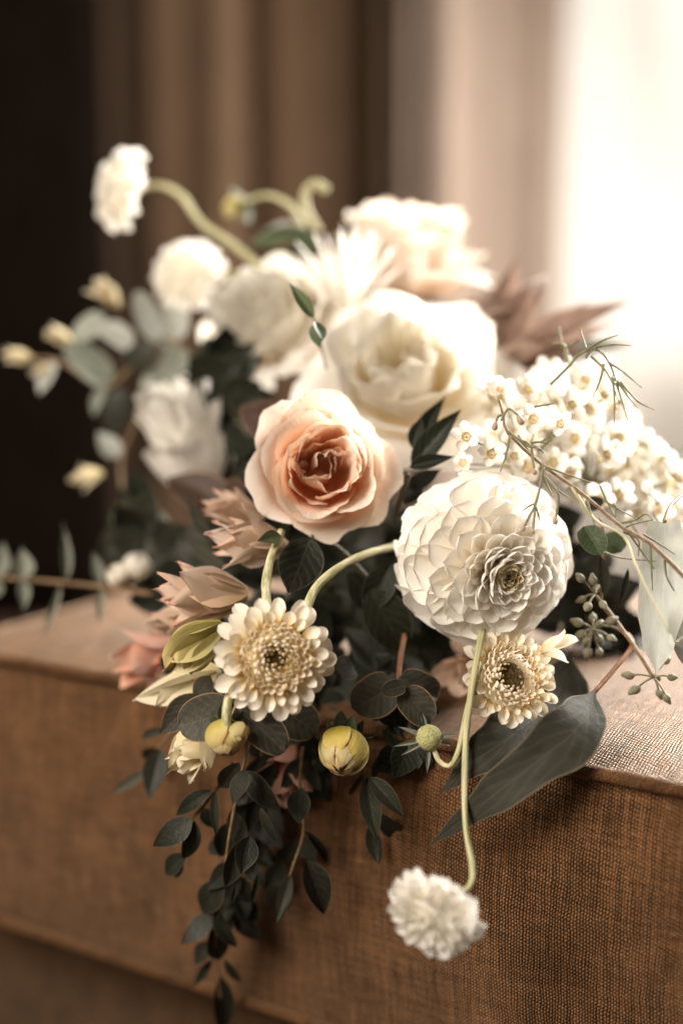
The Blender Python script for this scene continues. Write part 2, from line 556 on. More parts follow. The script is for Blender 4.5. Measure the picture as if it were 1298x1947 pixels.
def cushion():
    o = thing('seat_cushion', 'brown woven linen seat cushion with corded edges carrying the flowers', 'cushion', S(0, 0, -HC), SOFA)
    inv = lambda x, y, z: Vector((x, y, z+HC))
    nx, ny = 90, 40
    rows, uvs = [], []
    for j in range(ny+1):
        y = YB*j/ny
        rows.append([inv(XL+(XR-XL)*i/nx, y, crown(XL+(XR-XL)*i/nx, y)+0.0012*noise.noise(Vector((i*.25, j*.25, 0)))) for i in range(nx+1)])
        uvs.append([(XL+(XR-XL)*i/nx, y) for i in range(nx+1)])
    part('top_panel', grid_mesh('top_panel', rows, uvs), MT['fabric'], o)
    rows, uvs = [], []
    nz = 30
    for j in range(nz+1):
        z = -HC+HC*j/nz
        rows.append([inv(XL+(XR-XL)*i/nx, bulge(XL+(XR-XL)*i/nx, z), z+(crown(XL+(XR-XL)*i/nx, 0) if j == nz else 0)) for i in range(nx+1)])
        uvs.append([(XL+(XR-XL)*i/nx, z+3) for i in range(nx+1)])
    part('front_panel', grid_mesh('front_panel', rows, uvs), MT['fabric'], o)
    rows, uvs = [], []
    for j in range(nz+1):
        z = -HC+HC*j/nz
        rows.append([inv(XL-0.010*math.sin(PI*j/nz), YB*i/20, z+(crown(XL, YB*i/20) if j == nz else 0)) for i in range(21)])
        uvs.append([(YB*i/20, z+5) for i in range(21)])
    part('side_panel', grid_mesh('side_panel', rows, uvs), MT['fabric'], o)
    rows, uvs = [], []
    for j in range(9):
        z = -HC+HC*j/8
        rows.append([inv(XL+(XR-XL)*i/20, YB+0.01*math.sin(PI*j/8), z) for i in range(21)])
        uvs.append([(XL+(XR-XL)*i/20, z+7) for i in range(21)])
    part('back_panel', grid_mesh('back_panel', rows, uvs), MT['fabric'], o)
    # corded edges
    for zz, nm in ((0.0, 'piping'), (-HC, 'piping')):
        pts = [inv(XL+(XR-XL)*i/40, -0.0042, zz+(0.0016 if zz == 0 else 0)+(crown(XL+(XR-XL)*i/40, 0) if zz == 0 else 0)+0.0008*noise.noise(Vector((i*.5, zz*9, 0)))) for i in range(41)]
        pts = [inv(XL-0.002, YB, zz-.01), inv(XL-0.003, YB/2, zz-(.009 if zz == 0 else 0)), inv(XL-.002, 0.02, zz-(.009 if zz == 0 else 0))] + pts
        me = tube_mesh('piping', pts, 0.0037, 0.0037, 12, 220)
        L = 0
        ul = me.uv_layers[0].data
        for l in ul:
            l.uv = (l.uv[1]*1.5+l.uv[0]*0.02, l.uv[0]*0.021+l.uv[1]*0.4)
        part(nm, me, MT['fabric'], o)
    return o


cushion()


def sofa_base():
    XB = XL-0.22
    o = thing('sofa_base', 'brown upholstered sofa base below the corded seat cushion', 'sofa', S(0, 0.2, -HC-0.25), SOFA)
    inv = lambda x, y, z: Vector((x, y-0.2, z+HC+0.25))
    z0, z1 = -HC-0.016, A0.z*-1+0.005
    # front rail, slightly behind the cushion
    rows, uvs = [], []
    prof = [(YB, z0), (0.10, z0), (0.066, z0-0.003), (0.056, z0-0.012), (0.052, z0-0.05), (0.052, z0-0.20)]
    for (y, z) in prof:
        rows.append([inv(XB+(XR-XB)*i/30, y+0.002*noise.noise(Vector((i*.6, z*8, 1))), z) for i in range(31)])
        uvs.append([(XB+(XR-XB)*i/30, z-y) for i in range(31)])
    part('front_rail', grid_mesh('front_rail', rows[1:], uvs[1:]), MT['fabric_shaded'], o)
    part('deck', grid_mesh('deck', rows[:2], uvs[:2]), MT['fabric_shaded'], o)
    rows = [[inv(XB, YB*i/10, z) for i in range(11)] for z in (z0-0.20, z0)]
    uvs = [[(YB*i/10, z) for i in range(11)] for z in (z0-0.20, z0)]
    part('side_rail', grid_mesh('side_rail', rows, uvs), MT['fabric_shaded'], o)


sofa_base()


# ------------------------------------------------------------------ room: floor, wall, curtains, window
def drape(name, label, x0, x1, y, z0, z1, folds, amp, mat, seed, cat='curtain', nx=160, lean=0.0):
    rnd = random.Random(seed)
    rows = []
    ph = [rnd.uniform(0, 6.28) for _ in range(6)]
    nzz = 14
    for j in range(nzz+1):
        t = j/nzz
        row = []
        for i in range(nx+1):
            u = i/nx
            a = 2*PI*folds*u + ph[0] + 0.8*math.sin(2*PI*u*1.7+ph[1]) + 0.15*math.sin(3*t+ph[2])
            yy = amp*(math.sin(a)+0.35*math.sin(2*a+ph[3]))*(0.75+0.25*math.sin(5*u+ph[4]+t))
            row.append(Vector((x0+(x1-x0)*u+0.25*amp*math.cos(a)+lean*t, y+yy, z0+(z1-z0)*t)))
        rows.append(row)
    me = grid_mesh(name, rows)
    o = tagmesh(name, me, mat, label, cat)
    return o


def cloth_mat(name, c0, c1, transl, tcol=None):
    m, nt, out = new_mat(name)
    L = nt.links.new
    tc = N(nt, 'ShaderNodeTexCoord')
    mp = N(nt, 'ShaderNodeMapping')
    mp.inputs['Scale'].default_value = (60, 60, 4)
    L(tc.outputs['Object'], mp.inputs[0])
    nz = N(nt, 'ShaderNodeTexNoise')
    nz.inputs['Scale'].default_value = 2
    nz.inputs['Detail'].default_value = 5
    L(mp.outputs[0], nz.inputs['Vector'])
    r = ramp(nt, [(0.3, c0), (0.7, c1)])
    L(nz.outputs[0], r.inputs[0])
    pr = N(nt, 'ShaderNodeBsdfPrincipled')
    pr.inputs['Roughness'].default_value = 0.9
    pr.inputs['Specular IOR Level'].default_value = 0.05
    L(r.outputs[0], pr.inputs['Base Color'])
    tr = N(nt, 'ShaderNodeBsdfTranslucent')
    L(r.outputs[0], tr.inputs['Color'])
    ms = N(nt, 'ShaderNodeMixShader')
    ms.inputs[0].default_value = transl
    L(pr.outputs[0], ms.inputs[1])
    L(tr.outputs[0], ms.inputs[2])
    L(ms.outputs[0], out.inputs[0])
    return m


def emit_mat(name, col, strength):
    m, nt, out = new_mat(name)
    e = N(nt, 'ShaderNodeEmission')
    e.inputs[0].default_value = (*col, 1)
    e.inputs[1].default_value = strength
    nt.links.new(e.outputs[0], out.inputs[0])
    return m


YW = 3.2                                     # back wall distance
ax = lambda px, y=YW: (px-649)/FPX*(y/math.cos(PITCH))*1.0
MT['wood'] = plain_mat('floor_wood', (0.035, 0.02, 0.012), (0.07, 0.04, 0.025), rough=0.5, scale=6, stretch=(1, 12, 1))
MT['wall'] = plain_mat('wall_paint', (0.10, 0.075, 0.058), (0.12, 0.09, 0.07), rough=0.8, scale=20)
MT['drape'] = cloth_mat('brown_drape', (0.098, 0.060, 0.036), (0.135, 0.086, 0.054), 0.03)
MT['beige'] = cloth_mat('beige_drape', (0.34, 0.262, 0.212), (0.41, 0.32, 0.262), 0.12)
MT['sheer'] = cloth_mat('sheer_curtain', (0.82, 0.76, 0.68), (0.88, 0.82, 0.74), 0.6)
MT['door'] = plain_mat('dark_room_black', (0.004, 0.0025, 0.0016), (0.008, 0.005, 0.0035), rough=0.9, spec=0.02, scale=8, stretch=(8, 8, 1))  # near-black colour stands in for the unlit end of the room
MT['frame'] = plain_mat('window_frame', (0.55, 0.50, 0.44), (0.6, 0.55, 0.5), rough=0.5, scale=20)
MT['pane'] = emit_mat('daylight_pane', (1.0, 0.985, 0.96), 0.9)


def box_mesh(name, x0, x1, y0, y1, z0, z1):
    me = bpy.data.meshes.new(name)
    v = [(x, y, z) for x in (x0, x1) for y in (y0, y1) for z in (z0, z1)]
    f = [(0, 1, 3, 2), (4, 6, 7, 5), (0, 4, 5, 1), (2, 3, 7, 6), (0, 2, 6, 4), (1, 5, 7, 3)]
    me.from_pydata(v, [], f)
    me.uv_layers.new(name='UVMap')
    return me


fl = tagmesh('floor', box_mesh('floor', -4, 4, -1.5, 4.2, -0.05, 0.0), MT['wood'], kind='structure')
wl = tagmesh('wall_back', box_mesh('wall_back', -4, 4, YW+0.35, YW+0.45, 0, 2.7), MT['wall'], kind='structure')
xw = ax(192, 2.9)
dr = thing('dark_room_block', 'tall black-brown cabinet-shaped block standing in for the dark room beside the shade-coloured curtain', 'dark_room_block', Vector((xw-0.6, 3.08, 0.004)))  # stand-in for the dark end of the room; cabinet parts are invented
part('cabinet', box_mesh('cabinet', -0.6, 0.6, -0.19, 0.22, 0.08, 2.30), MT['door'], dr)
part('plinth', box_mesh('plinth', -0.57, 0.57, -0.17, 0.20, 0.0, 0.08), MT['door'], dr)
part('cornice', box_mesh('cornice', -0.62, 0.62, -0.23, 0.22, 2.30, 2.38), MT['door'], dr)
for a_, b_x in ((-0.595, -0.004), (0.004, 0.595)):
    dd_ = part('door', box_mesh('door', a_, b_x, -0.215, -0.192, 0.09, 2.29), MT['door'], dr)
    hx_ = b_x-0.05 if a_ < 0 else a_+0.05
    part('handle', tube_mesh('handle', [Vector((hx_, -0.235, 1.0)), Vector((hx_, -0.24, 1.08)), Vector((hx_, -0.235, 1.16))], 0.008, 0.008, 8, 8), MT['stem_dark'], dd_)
MT['shadedrape'] = cloth_mat('shaded_drape', (0.040, 0.025, 0.016), (0.060, 0.038, 0.025), 0.05)  # darker copy of the brown drape, fold shade put into the colour
drape('curtain', 'heavy brown curtain with shade put into its colour, gathered beside the black stand-in block', ax(150), ax(315), YW-0.02, 0.01, 2.5, 1.5, 0.05, MT['shadedrape'], 4)
drape('curtain', 'mid brown curtain with broad folds between two strips coloured dark as shaded folds', ax(290), ax(710), YW+0.02, 0.01, 2.5, 1.4, 0.07, MT['drape'], 9)
drape('curtain', 'narrow brown curtain strip coloured dark as a shaded fold beside the light beige drape', ax(685), ax(800), YW-0.02, 0.01, 2.5, 1.0, 0.04, MT['shadedrape'], 10)
drape('curtain', 'light beige drape at the edge of the bright window', ax(770), ax(1045), YW-0.03, 0.01, 2.5, 1.3, 0.025, MT['beige'], 12)
drape('curtain', 'white sheer curtain hanging in front of the bright window', ax(1030), ax(2300), YW+0.08, 0.01, 2.5, 6, 0.02, MT['sheer'], 15)
wn = thing('window', 'bright daylight window behind the white sheer curtain', 'window', Vector((ax(1010)+0.79, YW+0.16, 0.50)))
part('pane', box_mesh('pane', -0.75, 0.75, 0.02, 0.03, 0.0, 1.9), MT['pane'], wn)
for xx in (-0.79, 0.75):
    part('frame', box_mesh('frame', xx, xx+0.04, -0.02, 0.05, -0.04, 1.94), MT['frame'], wn)

# ------------------------------------------------------------------ plant pieces: petals, leaves
def shp_round(v):            # broad round petal, narrow claw
    return max(0.0, (0.30+0.70*math.sin(min(1, v/0.62)*PI/2)) * math.sqrt(max(0, 1-max(0, (v-0.50)/0.5)**2.6)))


def shp_oval(v):
    return max(0.0, math.sin(PI*min(1, max(0, v))**0.85))**0.8


def shp_point(v):
    return max(0.0, (0.25+0.75*math.sin(min(1, v/0.45)*PI/2)) * (1-max(0, (v-0.40)/0.6)**1.5))


def shp_leaf(v):
    return (math.sin(PI*v**0.80)**0.95) if 0 < v < 1 else 0.0


def shp_lance(v):
    return (math.sin(PI*v**0.72)**1.15) if 0 < v < 1 else 0.0


def shp_dollar(v):
    return math.sqrt(max(0, 1-abs(2*v**0.9-1)**2.3))


def shp_ray(v):
    return max(0.0, (0.40+0.60*min(1, v/0.6)**0.9) * math.sqrt(max(0, 1-max(0, (v-0.5)/0.5)**2.1)))


def shp_spoon(v):
    return max(0.0, (0.35+0.65*min(1, v/0.55)**0.8) * (max(0, 1-max(0, (v-0.60)/0.40)**2.8))**0.46)


def sheet(name, L, W, shape, nu=8, nv=12, cup=0.6, cup_tip=None, bend0=0.0, bend=0.0, tip=0.0, ruffle=0.0, freq=3.0, seed=0, vfold=0.0, frill=0.0, notch=0.0, asym=0.0):
    """a petal or leaf blade: base at the origin, growing along +Y, upper face +Z"""
    if cup_tip is None:
        cup_tip = cup
    rows, uvs = [], []
    y = z = 0.0
    pv = 0.0
    off = Vector((seed*7.31, seed*3.17, seed*1.71))
    for j in range(nv+1):
        s = j/nv
        v = math.sin(s*PI/2)*0.5+s*0.5
        th = bend0+bend*v+tip*v**3
        ds = (v-pv)*L
        y += math.cos(th)*ds
        z += math.sin(th)*ds
        pv = v
        hw = max(shape(v), 0.012)*W/2
        c = cup+(cup_tip-cup)*v
        row, uvr = [], []
        for i in range(nu+1):
            u = -1+2*i/nu
            a = c*u
            if abs(c) > 1e-3:
                xx = math.sin(a)/c*hw
                dn = (1-math.cos(a))/c*hw
            else:
                xx, dn = u*hw, 0
            dn += vfold*abs(u)*hw
            nz = noise.noise(Vector((u*freq, v*freq, 0))+off)
            dn += ruffle*L*nz*(v**1.5)*(0.35+0.65*abs(u))
            yo = 0.0
            if frill:
                yo += frill*L*noise.noise(Vector((u*9, 5.0, 0))+off)*v**4
            if notch:
                yo -= notch*L*(abs(u)**2-0.5*math.exp(-(u*5)**2)*-1)*v**3
            xx += asym*W*math.sin(PI*v)+ruffle*0.4*L*noise.noise(Vector((v*2, 9, 0))+off)*v
            row.append(Vector((xx, y-math.sin(th)*dn+yo*math.cos(th), z+math.cos(th)*dn+yo*math.sin(th))))
            uvr.append((i/nu, v))
        rows.append(row)
        uvs.append(uvr)
    return grid_mesh(name, rows, uvs)


_leafcache = {}


def leaf_mesh(kind, mat, var):
    key = (kind, mat.name, var)
    if key in _leafcache:
        return _leafcache[key]
    r = random.Random(hash((kind, var)) % 1000 if False else (len(kind)*31+var*17))
    shape = {'leaf': shp_leaf, 'lance': shp_lance, 'dollar': shp_dollar, 'point': shp_point}[kind]
    me = sheet('leaf', 1.0, 1.0, shape, nu=8, nv=14, cup=0.0, bend0=r.uniform(-.12, .12), bend=r.uniform(-0.9, 0.5), tip=r.uniform(-0.4, 0.3),
               ruffle=0.05, freq=1.8, seed=var+3, vfold=r.uniform(0.05, 0.28), asym=r.uniform(-.05, .05))
    me.materials.append(mat)
    _leafcache[key] = me
    return me


LV = [0]


def leaf(root, bx, by, tx, ty, wpx, d0, d1=None, nrm=(0, 0.25, 1), mat='euc', kind='leaf', name='leaf', var=None):
    """a leaf from its base to its tip, width given at its own distance"""
    d1 = d0 if d1 is None else d1
    a, b = P(bx, by, d0), P(tx, ty, d1)
    y = b-a
    L = y.length
    W = px2m(wpx, (d0+d1)/2)
    LV[0] += 1
    v = LV[0] % 13 if var is None else var
    me = leaf_mesh(kind, MT[mat], v)
    inv = root.matrix_basis.inverted()
    mx = inv @ M4(a, frame(y, CV(*nrm)), (W, L, L))
    return part(name, me, MT[mat], root, mx)


def stem(root, pts, r0, r1=None, mat='stem', sides=8, n=28, name='stem'):
    """pts: (px, py, depth) list"""
    r1 = r0 if r1 is None else r1
    inv = root.matrix_basis.inverted()
    q = [inv @ P(*p) for p in pts]
    me = tube_mesh(name, q, r0, r1, sides, n)
    return part(name, me, MT[mat], root)


def rose_petal(R, f, ang, W, prm, rnd, cx=0.0, cy=0.0, nu=12, nv=14, rim_amp=1.0):
    rim, belly, zr, zb, recurve = prm
    off = Vector((rnd.uniform(0, 99), rnd.uniform(0, 99), rnd.uniform(0, 99)))
    tiltz = rnd.uniform(-.05, .05)*R
    nt = rnd.uniform(-0.5, 0.5)
    skew = rnd.choice((-1, 1))*rnd.uniform(.06, .14)*(1.2-.5*f)
    slant = rnd.uniform(-.16, .16)*R*(1.1-.6*f)
    cusp = rnd.uniform(0, .14)
    rows, uvs = [], []
    for j in range(nv+1):
        t0 = j/nv
        row, uvr = [], []
        for i in range(nu+1):
            u = -1+2*i/nu
            t = t0*(1-0.20*abs(u)**3.2-0.06*math.exp(-((u-nt)*7)**2)-cusp*abs(u))
            t *= 1+0.03*noise.noise(Vector((u*4, 1.5, 0))+off)*t0**3
            p0 = (0.03*R, zb)
            p1 = (belly*1.15, zb+0.02*R)
            p2 = (belly*1.05, zr-(zr-zb)*0.38)
            p3 = (rim, zr)
            a, b, c, d = (1-t)**3, 3*t*(1-t)**2, 3*t*t*(1-t), t**3
            rr = a*p0[0]+b*p1[0]+c*p2[0]+d*p3[0]
            zz = a*p0[1]+b*p1[1]+c*p2[1]+d*p3[1]
            k = max(0, (t-0.72)/0.28)
            rr += recurve*R*k*k*0.5
            zz -= recurve*R*k*k*0.5
            g = 0.35+0.65*math.sin(min(1, t0/0.6)*PI/2)
            ph = ang+u*W/2*g
            n1 = noise.noise(Vector((u*1.6, t*1.6, 0))+off)
            n2 = noise.noise(Vector((u*4.5, t*3, 7))+off)
            rr *= 1+skew*u*t
            rr += R*rim_amp*t**2.2*(0.12*n1+0.035*n2+0.012*noise.noise(Vector((u*13, t*4, 3))+off))
            zz += R*rim_amp*t**2.2*(0.07*noise.noise(Vector((u*2.2, t*2, 11))+off)+0.02*n2)+tiltz*t+0.04*R*abs(u)*t+slant*u*t*t
            row.append(Vector((cx*(0.3+0.7*t)+rr*math.cos(ph), cy*(0.3+0.7*t)+rr*math.sin(ph), zz)))
            uvr.append((i/nu, t0))
        rows.append(row)
        uvs.append(uvr)
    return grid_mesh('petal', rows, uvs)


def rose(name, label, px, py, d, axis, Rpx, mat, n=30, seed=1, roll=0.0, flat=0.0, rim_amp=1.0, group=None, cat='rose', outer_recurve=0.35, depth=0.85, wide=1.0):
    R = px2m(Rpx, d)
    o = thing(name, label, cat, P(px, py, d), zframe(CV(*axis), roll), group)
    rnd = random.Random(seed)
    for i in range(n):
        f = i/(n-1)
        ang = i*2.39996+rnd.uniform(-.25, .25)
        rim = R*(0.05+0.95*f**0.95)*rnd.uniform(0.94, 1.04)
        belly = R*(0.14+0.56*f)
        zr = R*(-0.10+0.32*math.sin(PI*min(1, f*1.15)**0.8)-0.32*f**3)*(1-flat)
        zb = -depth*R
        rec = outer_recurve*max(0, (f-0.45)/0.55)**1.5+0.04
        W = (3.4-1.5*f)*wide
        j = 0.16*(1-f)
        me = rose_petal(R, f, ang, W, (rim, belly, zr, zb, rec), rnd, rnd.uniform(-j, j)*R, rnd.uniform(-j, j)*R,
                        nu=22, nv=16, rim_amp=rim_amp*(1.0 if f > 0.4 else 1.3))
        part('petal', me, MT[mat], o)
    return o


def phyllo(n_theta, wfun, tmax, R, c):
    """polar angles of petals so that their spacing follows their width"""
    out, acc, th, dth = [], 0.0, 0.0, 0.002
    k = 0
    while th < tmax:
        acc += 2*PI*math.sin(th+1e-4)*R*R*dth/(c*wfun(th)**2)
        th += dth
        if acc >= k+0.5:
            out.append(th)
            k += 1
    return out


def dahlia_ball(name, label, px, py, d, axis, Rpx, seed=1, group=None, mat='white'):
    R = px2m(Rpx, d)
    o = thing(name, label, 'dahlia', P(px, py, d), zframe(CV(*axis), 0.4), group)
    rnd = random.Random(seed)
    wf = lambda t: R*(0.055+0.33*min(1, max(0, (t-0.10)/1.25))**0.85)
    ths = phyllo(0, wf, rad(120), R*0.93, 0.70)
    cache = {}
    for k, th in enumerate(ths):
        ph = k*2.39996+rnd.uniform(-.12, .12)
        th2 = th+rnd.uniform(-.04, .04)*min(1, th*2)
        rd = Vector((math.sin(th2)*math.cos(ph), math.sin(th2)*math.sin(ph), math.cos(th2)))
        tg = Vector((math.cos(th2)*math.cos(ph), math.cos(th2)*math.sin(ph), -math.sin(th2)))
        lean = 0.22+0.52*min(1, (th-.3)/1.3) if th > 0.3 else -0.75+3.2*th
        dirv = (rd*math.cos(lean)+tg*math.sin(lean)).normalized()
        nrm = (rd*math.sin(lean)*1.0 - tg*math.cos(lean))
        # sideways disorder
        side = rd.cross(tg)
        dirv = (dirv+side*rnd.uniform(-.2, .2)+tg*rnd.uniform(-.12, .12)).normalized()
        W = wf(th)*(1.34 if th > .3 else 1.5)*rnd.uniform(.88, 1.12)
        L = R*(0.20+0.34*min(1, th/0.9))*rnd.uniform(.93, 1.07)
        b = min(7, int(th/0.25))
        vv = rnd.randrange(3)
        if (b, vv) not in cache:
            cp = [1.7, 1.6, 1.5, 1.4, 1.3, 1.2, 1.1, 1.0][b]*(0.82, 1.0, 1.15)[vv]
            me = sheet('petal', 1.0, 1.0, shp_spoon, nu=10, nv=10, cup=cp*1.0, cup_tip=cp*0.5, bend0=0.12, bend=-0.25, tip=[.9, .7, .5, .35, .2, .1, -.1, -.1][b],
                       ruffle=0.06, freq=2.4, seed=b*3+vv, frill=0.02)
            me.materials.append(MT['floret' if b == 0 else mat])
            cache[(b, vv)] = me
        tipr = R*(0.93 if th > 0.35 else 0.93-0.16*(1-th/0.35))*rnd.uniform(.965, 1.02)
        base = rd*tipr - dirv*L*0.92
        if th < 0.085:
            continue
        part('petal', cache[(b, vv)], None, o, M4(base, frame(dirv, nrm) @ Matrix.Rotation(rnd.uniform(-.28, .28)*min(1, th*1.5)*(1 if th < 1.1 else .35), 3, 'Y'), (W*1.25, L, L*0.9 if b else L)))
    # the closed eye
    rows = [[Vector((0.10*R*math.sin(a)*math.cos(b), 0.10*R*math.sin(a)*math.sin(b), R*0.64+0.07*R*math.cos(a))) for b in [2*PI*q/14 for q in range(14)]] for a in [PI*.5*q/5 for q in range(6)]]
    part('eye', grid_mesh('eye', rows, close=True), MT['eye'], o)
    # inner body hides the gaps
    rows = [[Vector((0.60*R*math.sin(a)*math.cos(b), 0.60*R*math.sin(a)*math.sin(b), 0.60*R*math.cos(a))) for b in [2*PI*q/20 for q in range(20)]] for a in [PI*q/10 for q in range(11)]]
    part('flower_head', grid_mesh('flower_head', rows, close=True), MT['cream'], o)
    return o


def dahlia_open(name, label, px, py, d, axis, Rpx, seed=1, mat='cream', ray_len=0.50, n_ray=44, inner=0.52, eye=0.09, el_out=0.0, group=None, n_cells=125, roll=0.0, cell_in=0.0):
    """open dahlia: flat ray petals outside, rings of small incurved florets round a dark eye"""
    R = px2m(Rpx, d)
    o = thing(name, label, 'dahlia', P(px, py, d), zframe(CV(*axis), roll), group)
    rnd = random.Random(seed)
    cache = {}
    for b in range(6):
        for vv in range(3):
            cp = [1.7, 1.6, 1.45, 1.0, 0.75, 0.6][b]
            me = sheet('petal', 1.0, 1.0, shp_ray, nu=8, nv=10, cup=cp*1.1, cup_tip=cp*0.6, bend0=0.1, bend=[0.6, 0.45, .2, -.15, -.3, -.4][b], tip=[.5, .3, .1, 0, 0, 0][b], ruffle=0.04, freq=2.0, seed=b*5+vv+seed, frill=0.02)
            me.materials.append(MT['floret'] if b == 0 else MT[mat])
            cache[(b, vv)] = me
    for k in range(n_cells):
        f = math.sqrt((k+0.5)/n_cells)
        rho = R*(eye+(inner-eye)*f)
        ph = k*2.39996+rnd.uniform(-.1, .1)
        rd = Vector((math.cos(ph), math.sin(ph), 0))
        el = rad(112-58*f+rnd.uniform(-7, 7))
        dirv = rd*math.cos(el)+Vector((0, 0, 1))*math.sin(el)
        nrm = -rd*math.sin(el)+Vector((0, 0, 1))*math.cos(el)
        L = R*(0.08+0.18*f)*rnd.uniform(.85, 1.15)
        W = R*(0.05+0.11*f)*rnd.uniform(.9, 1.1)
        b = 0 if f < 0.35 else (1 if f < 0.75 else 2)
        z = R*(0.04+0.10*math.sin(PI*f))*1.0
        part('petal', cache[(b, rnd.randrange(3))], None, o, M4(rd*rho*0.95+Vector((0, 0, z)), frame(dirv, nrm), (W*1.2, L, L)))
    for k in range(n_ray):
        f = k/(n_ray-1)
        ph = k*2.39996+rnd.uniform(-.12, .12)
        rd = Vector((math.cos(ph), math.sin(ph), 0))
        el = rad(50-54*f**0.7)+el_out*f+rnd.uniform(-.14, .14)
        dirv = rd*math.cos(el)+Vector((0, 0, 1))*math.sin(el)
        nrm = -rd*math.sin(el)+Vector((0, 0, 1))*math.cos(el)
        rtip = R*(inner+0.16+(0.84-inner)*f**0.8)*rnd.uniform(.96, 1.05)
        L = R*(0.24+(ray_len-0.24)*f)
        W = R*(0.16+0.09*f)*rnd.uniform(.92, 1.1)
        b = 3 if f < .35 else (4 if f < .7 else 5)
        base = rd*(rtip-L*math.cos(el))+Vector((0, 0, R*(0.06-0.16*f)))
        part('petal', cache[(b, rnd.randrange(3))], None, o, M4(base, frame(dirv, nrm), (W*1.2*rnd.uniform(.85, 1.1), L*rnd.uniform(.92, 1.12), L)))
    rows = [[Vector(((eye+.1)*R*math.sin(a)*math.cos(b), (eye+.1)*R*math.sin(a)*math.sin(b), R*(0.02+0.06*math.cos(a)))) for b in [2*PI*q/16 for q in range(16)]] for a in [PI*.5*q/6 for q in range(7)]]
    part('eye', grid_mesh('eye', rows, close=True), MT['eye'], o)
    rows = [[Vector((inner*R*1.05*q/5*math.cos(b), inner*R*1.05*q/5*math.sin(b), -0.02*R-0.2*R*(q/5)**3)) for b in [2*PI*k/20 for k in range(20)]] for q in range(6)]
    part('flower_head', grid_mesh('flower_head', rows, close=True), MT['floret'], o)
    return o


def scabiosa(name, label, px, py, d, axis, Rpx, seed=1, squash=0.55, mat='purewhite', group=None, n=110):
    R = px2m(Rpx, d)
    o = thing(name, label, 'scabiosa', P(px, py, d), zframe(CV(*axis), seed), group)
    rnd = random.Random(seed)
    cache = [sheet('petal', 1, 1, shp_round, nu=10, nv=9, cup=0.5, bend0=0.1, bend=-0.4, ruffle=0.20, freq=3.6, seed=q, frill=0.14) for q in range(4)]
    for k in range(n):
        f = math.sqrt((k+0.5)/n)
        ph = k*2.39996+rnd.uniform(-.2, .2)
        th = f*rad(105)
        rd = Vector((math.sin(th)*math.cos(ph), math.sin(th)*math.sin(ph), math.cos(th)*squash))
        dirv = (Vector((math.cos(ph), math.sin(ph), 0))*math.sin(th*0.95)+Vector((0, 0, 1))*math.cos(th*0.95)*0.9).normalized()
        nrm = (Vector((0, 0, 1))-dirv*dirv.z)+Vector((rnd.uniform(-.3, .3), rnd.uniform(-.3, .3), .2))
        L = R*(0.30+0.20*f)*rnd.uniform(.8, 1.25)
        part('petal', cache[rnd.randrange(4)], MT[mat], o, M4(rd*R*0.60, frame(dirv, nrm), (L*0.66, L, L)))
    rows = [[Vector((0.62*R*math.sin(a)*math.cos(b), 0.62*R*math.sin(a)*math.sin(b), 0.62*R*squash*math.cos(a))) for b in [2*PI*q/16 for q in range(16)]] for a in [PI*q/8 for q in range(9)]]
    part('flower_head', grid_mesh('flower_head', rows, close=True), MT['purewhite'], o)
    return o


def bracts(name, label, px, py, d, axis, Lpx, n=9, seed=1, mat='pink', spread=28, wide=0.42, group=None, cat='flower', shape=shp_point, ruffle=0.05, cup=0.7, frill=0.0, roll=0.0, tip=0.1):
    """flower of long bracts or petals gathered round an axis, seen from the side"""
    L0 = px2m(Lpx, d)
    o = thing(name, label, cat, P(px, py, d), zframe(CV(*axis), roll), group)
    rnd = random.Random(seed)
    for k in range(n):
        f = k/max(1, n-1)
        ph = k*2.39996+rnd.uniform(-.2, .2)
        el = rad(spread*(0.30+0.85*f)+rnd.uniform(-5, 5))
        rd = Vector((math.cos(ph), math.sin(ph), 0))
        dirv = rd*math.sin(el)+Vector((0, 0, 1))*math.cos(el)
        nrm = -rd*math.cos(el)+Vector((0, 0, 1))*math.sin(el)
        L = L0*(1.0-0.22*f)*rnd.uniform(.9, 1.08)
        me = sheet('petal', L, L*wide*rnd.uniform(.9, 1.15), shape, nu=8, nv=12, cup=cup, bend0=0.25, bend=-0.35*(.5+f), tip=tip, ruffle=ruffle, freq=2.2, seed=seed*13+k, frill=frill)
        part('petal', me, MT[mat], o, M4(rd*L0*0.04*(1+f), frame(dirv, nrm)))
    return o


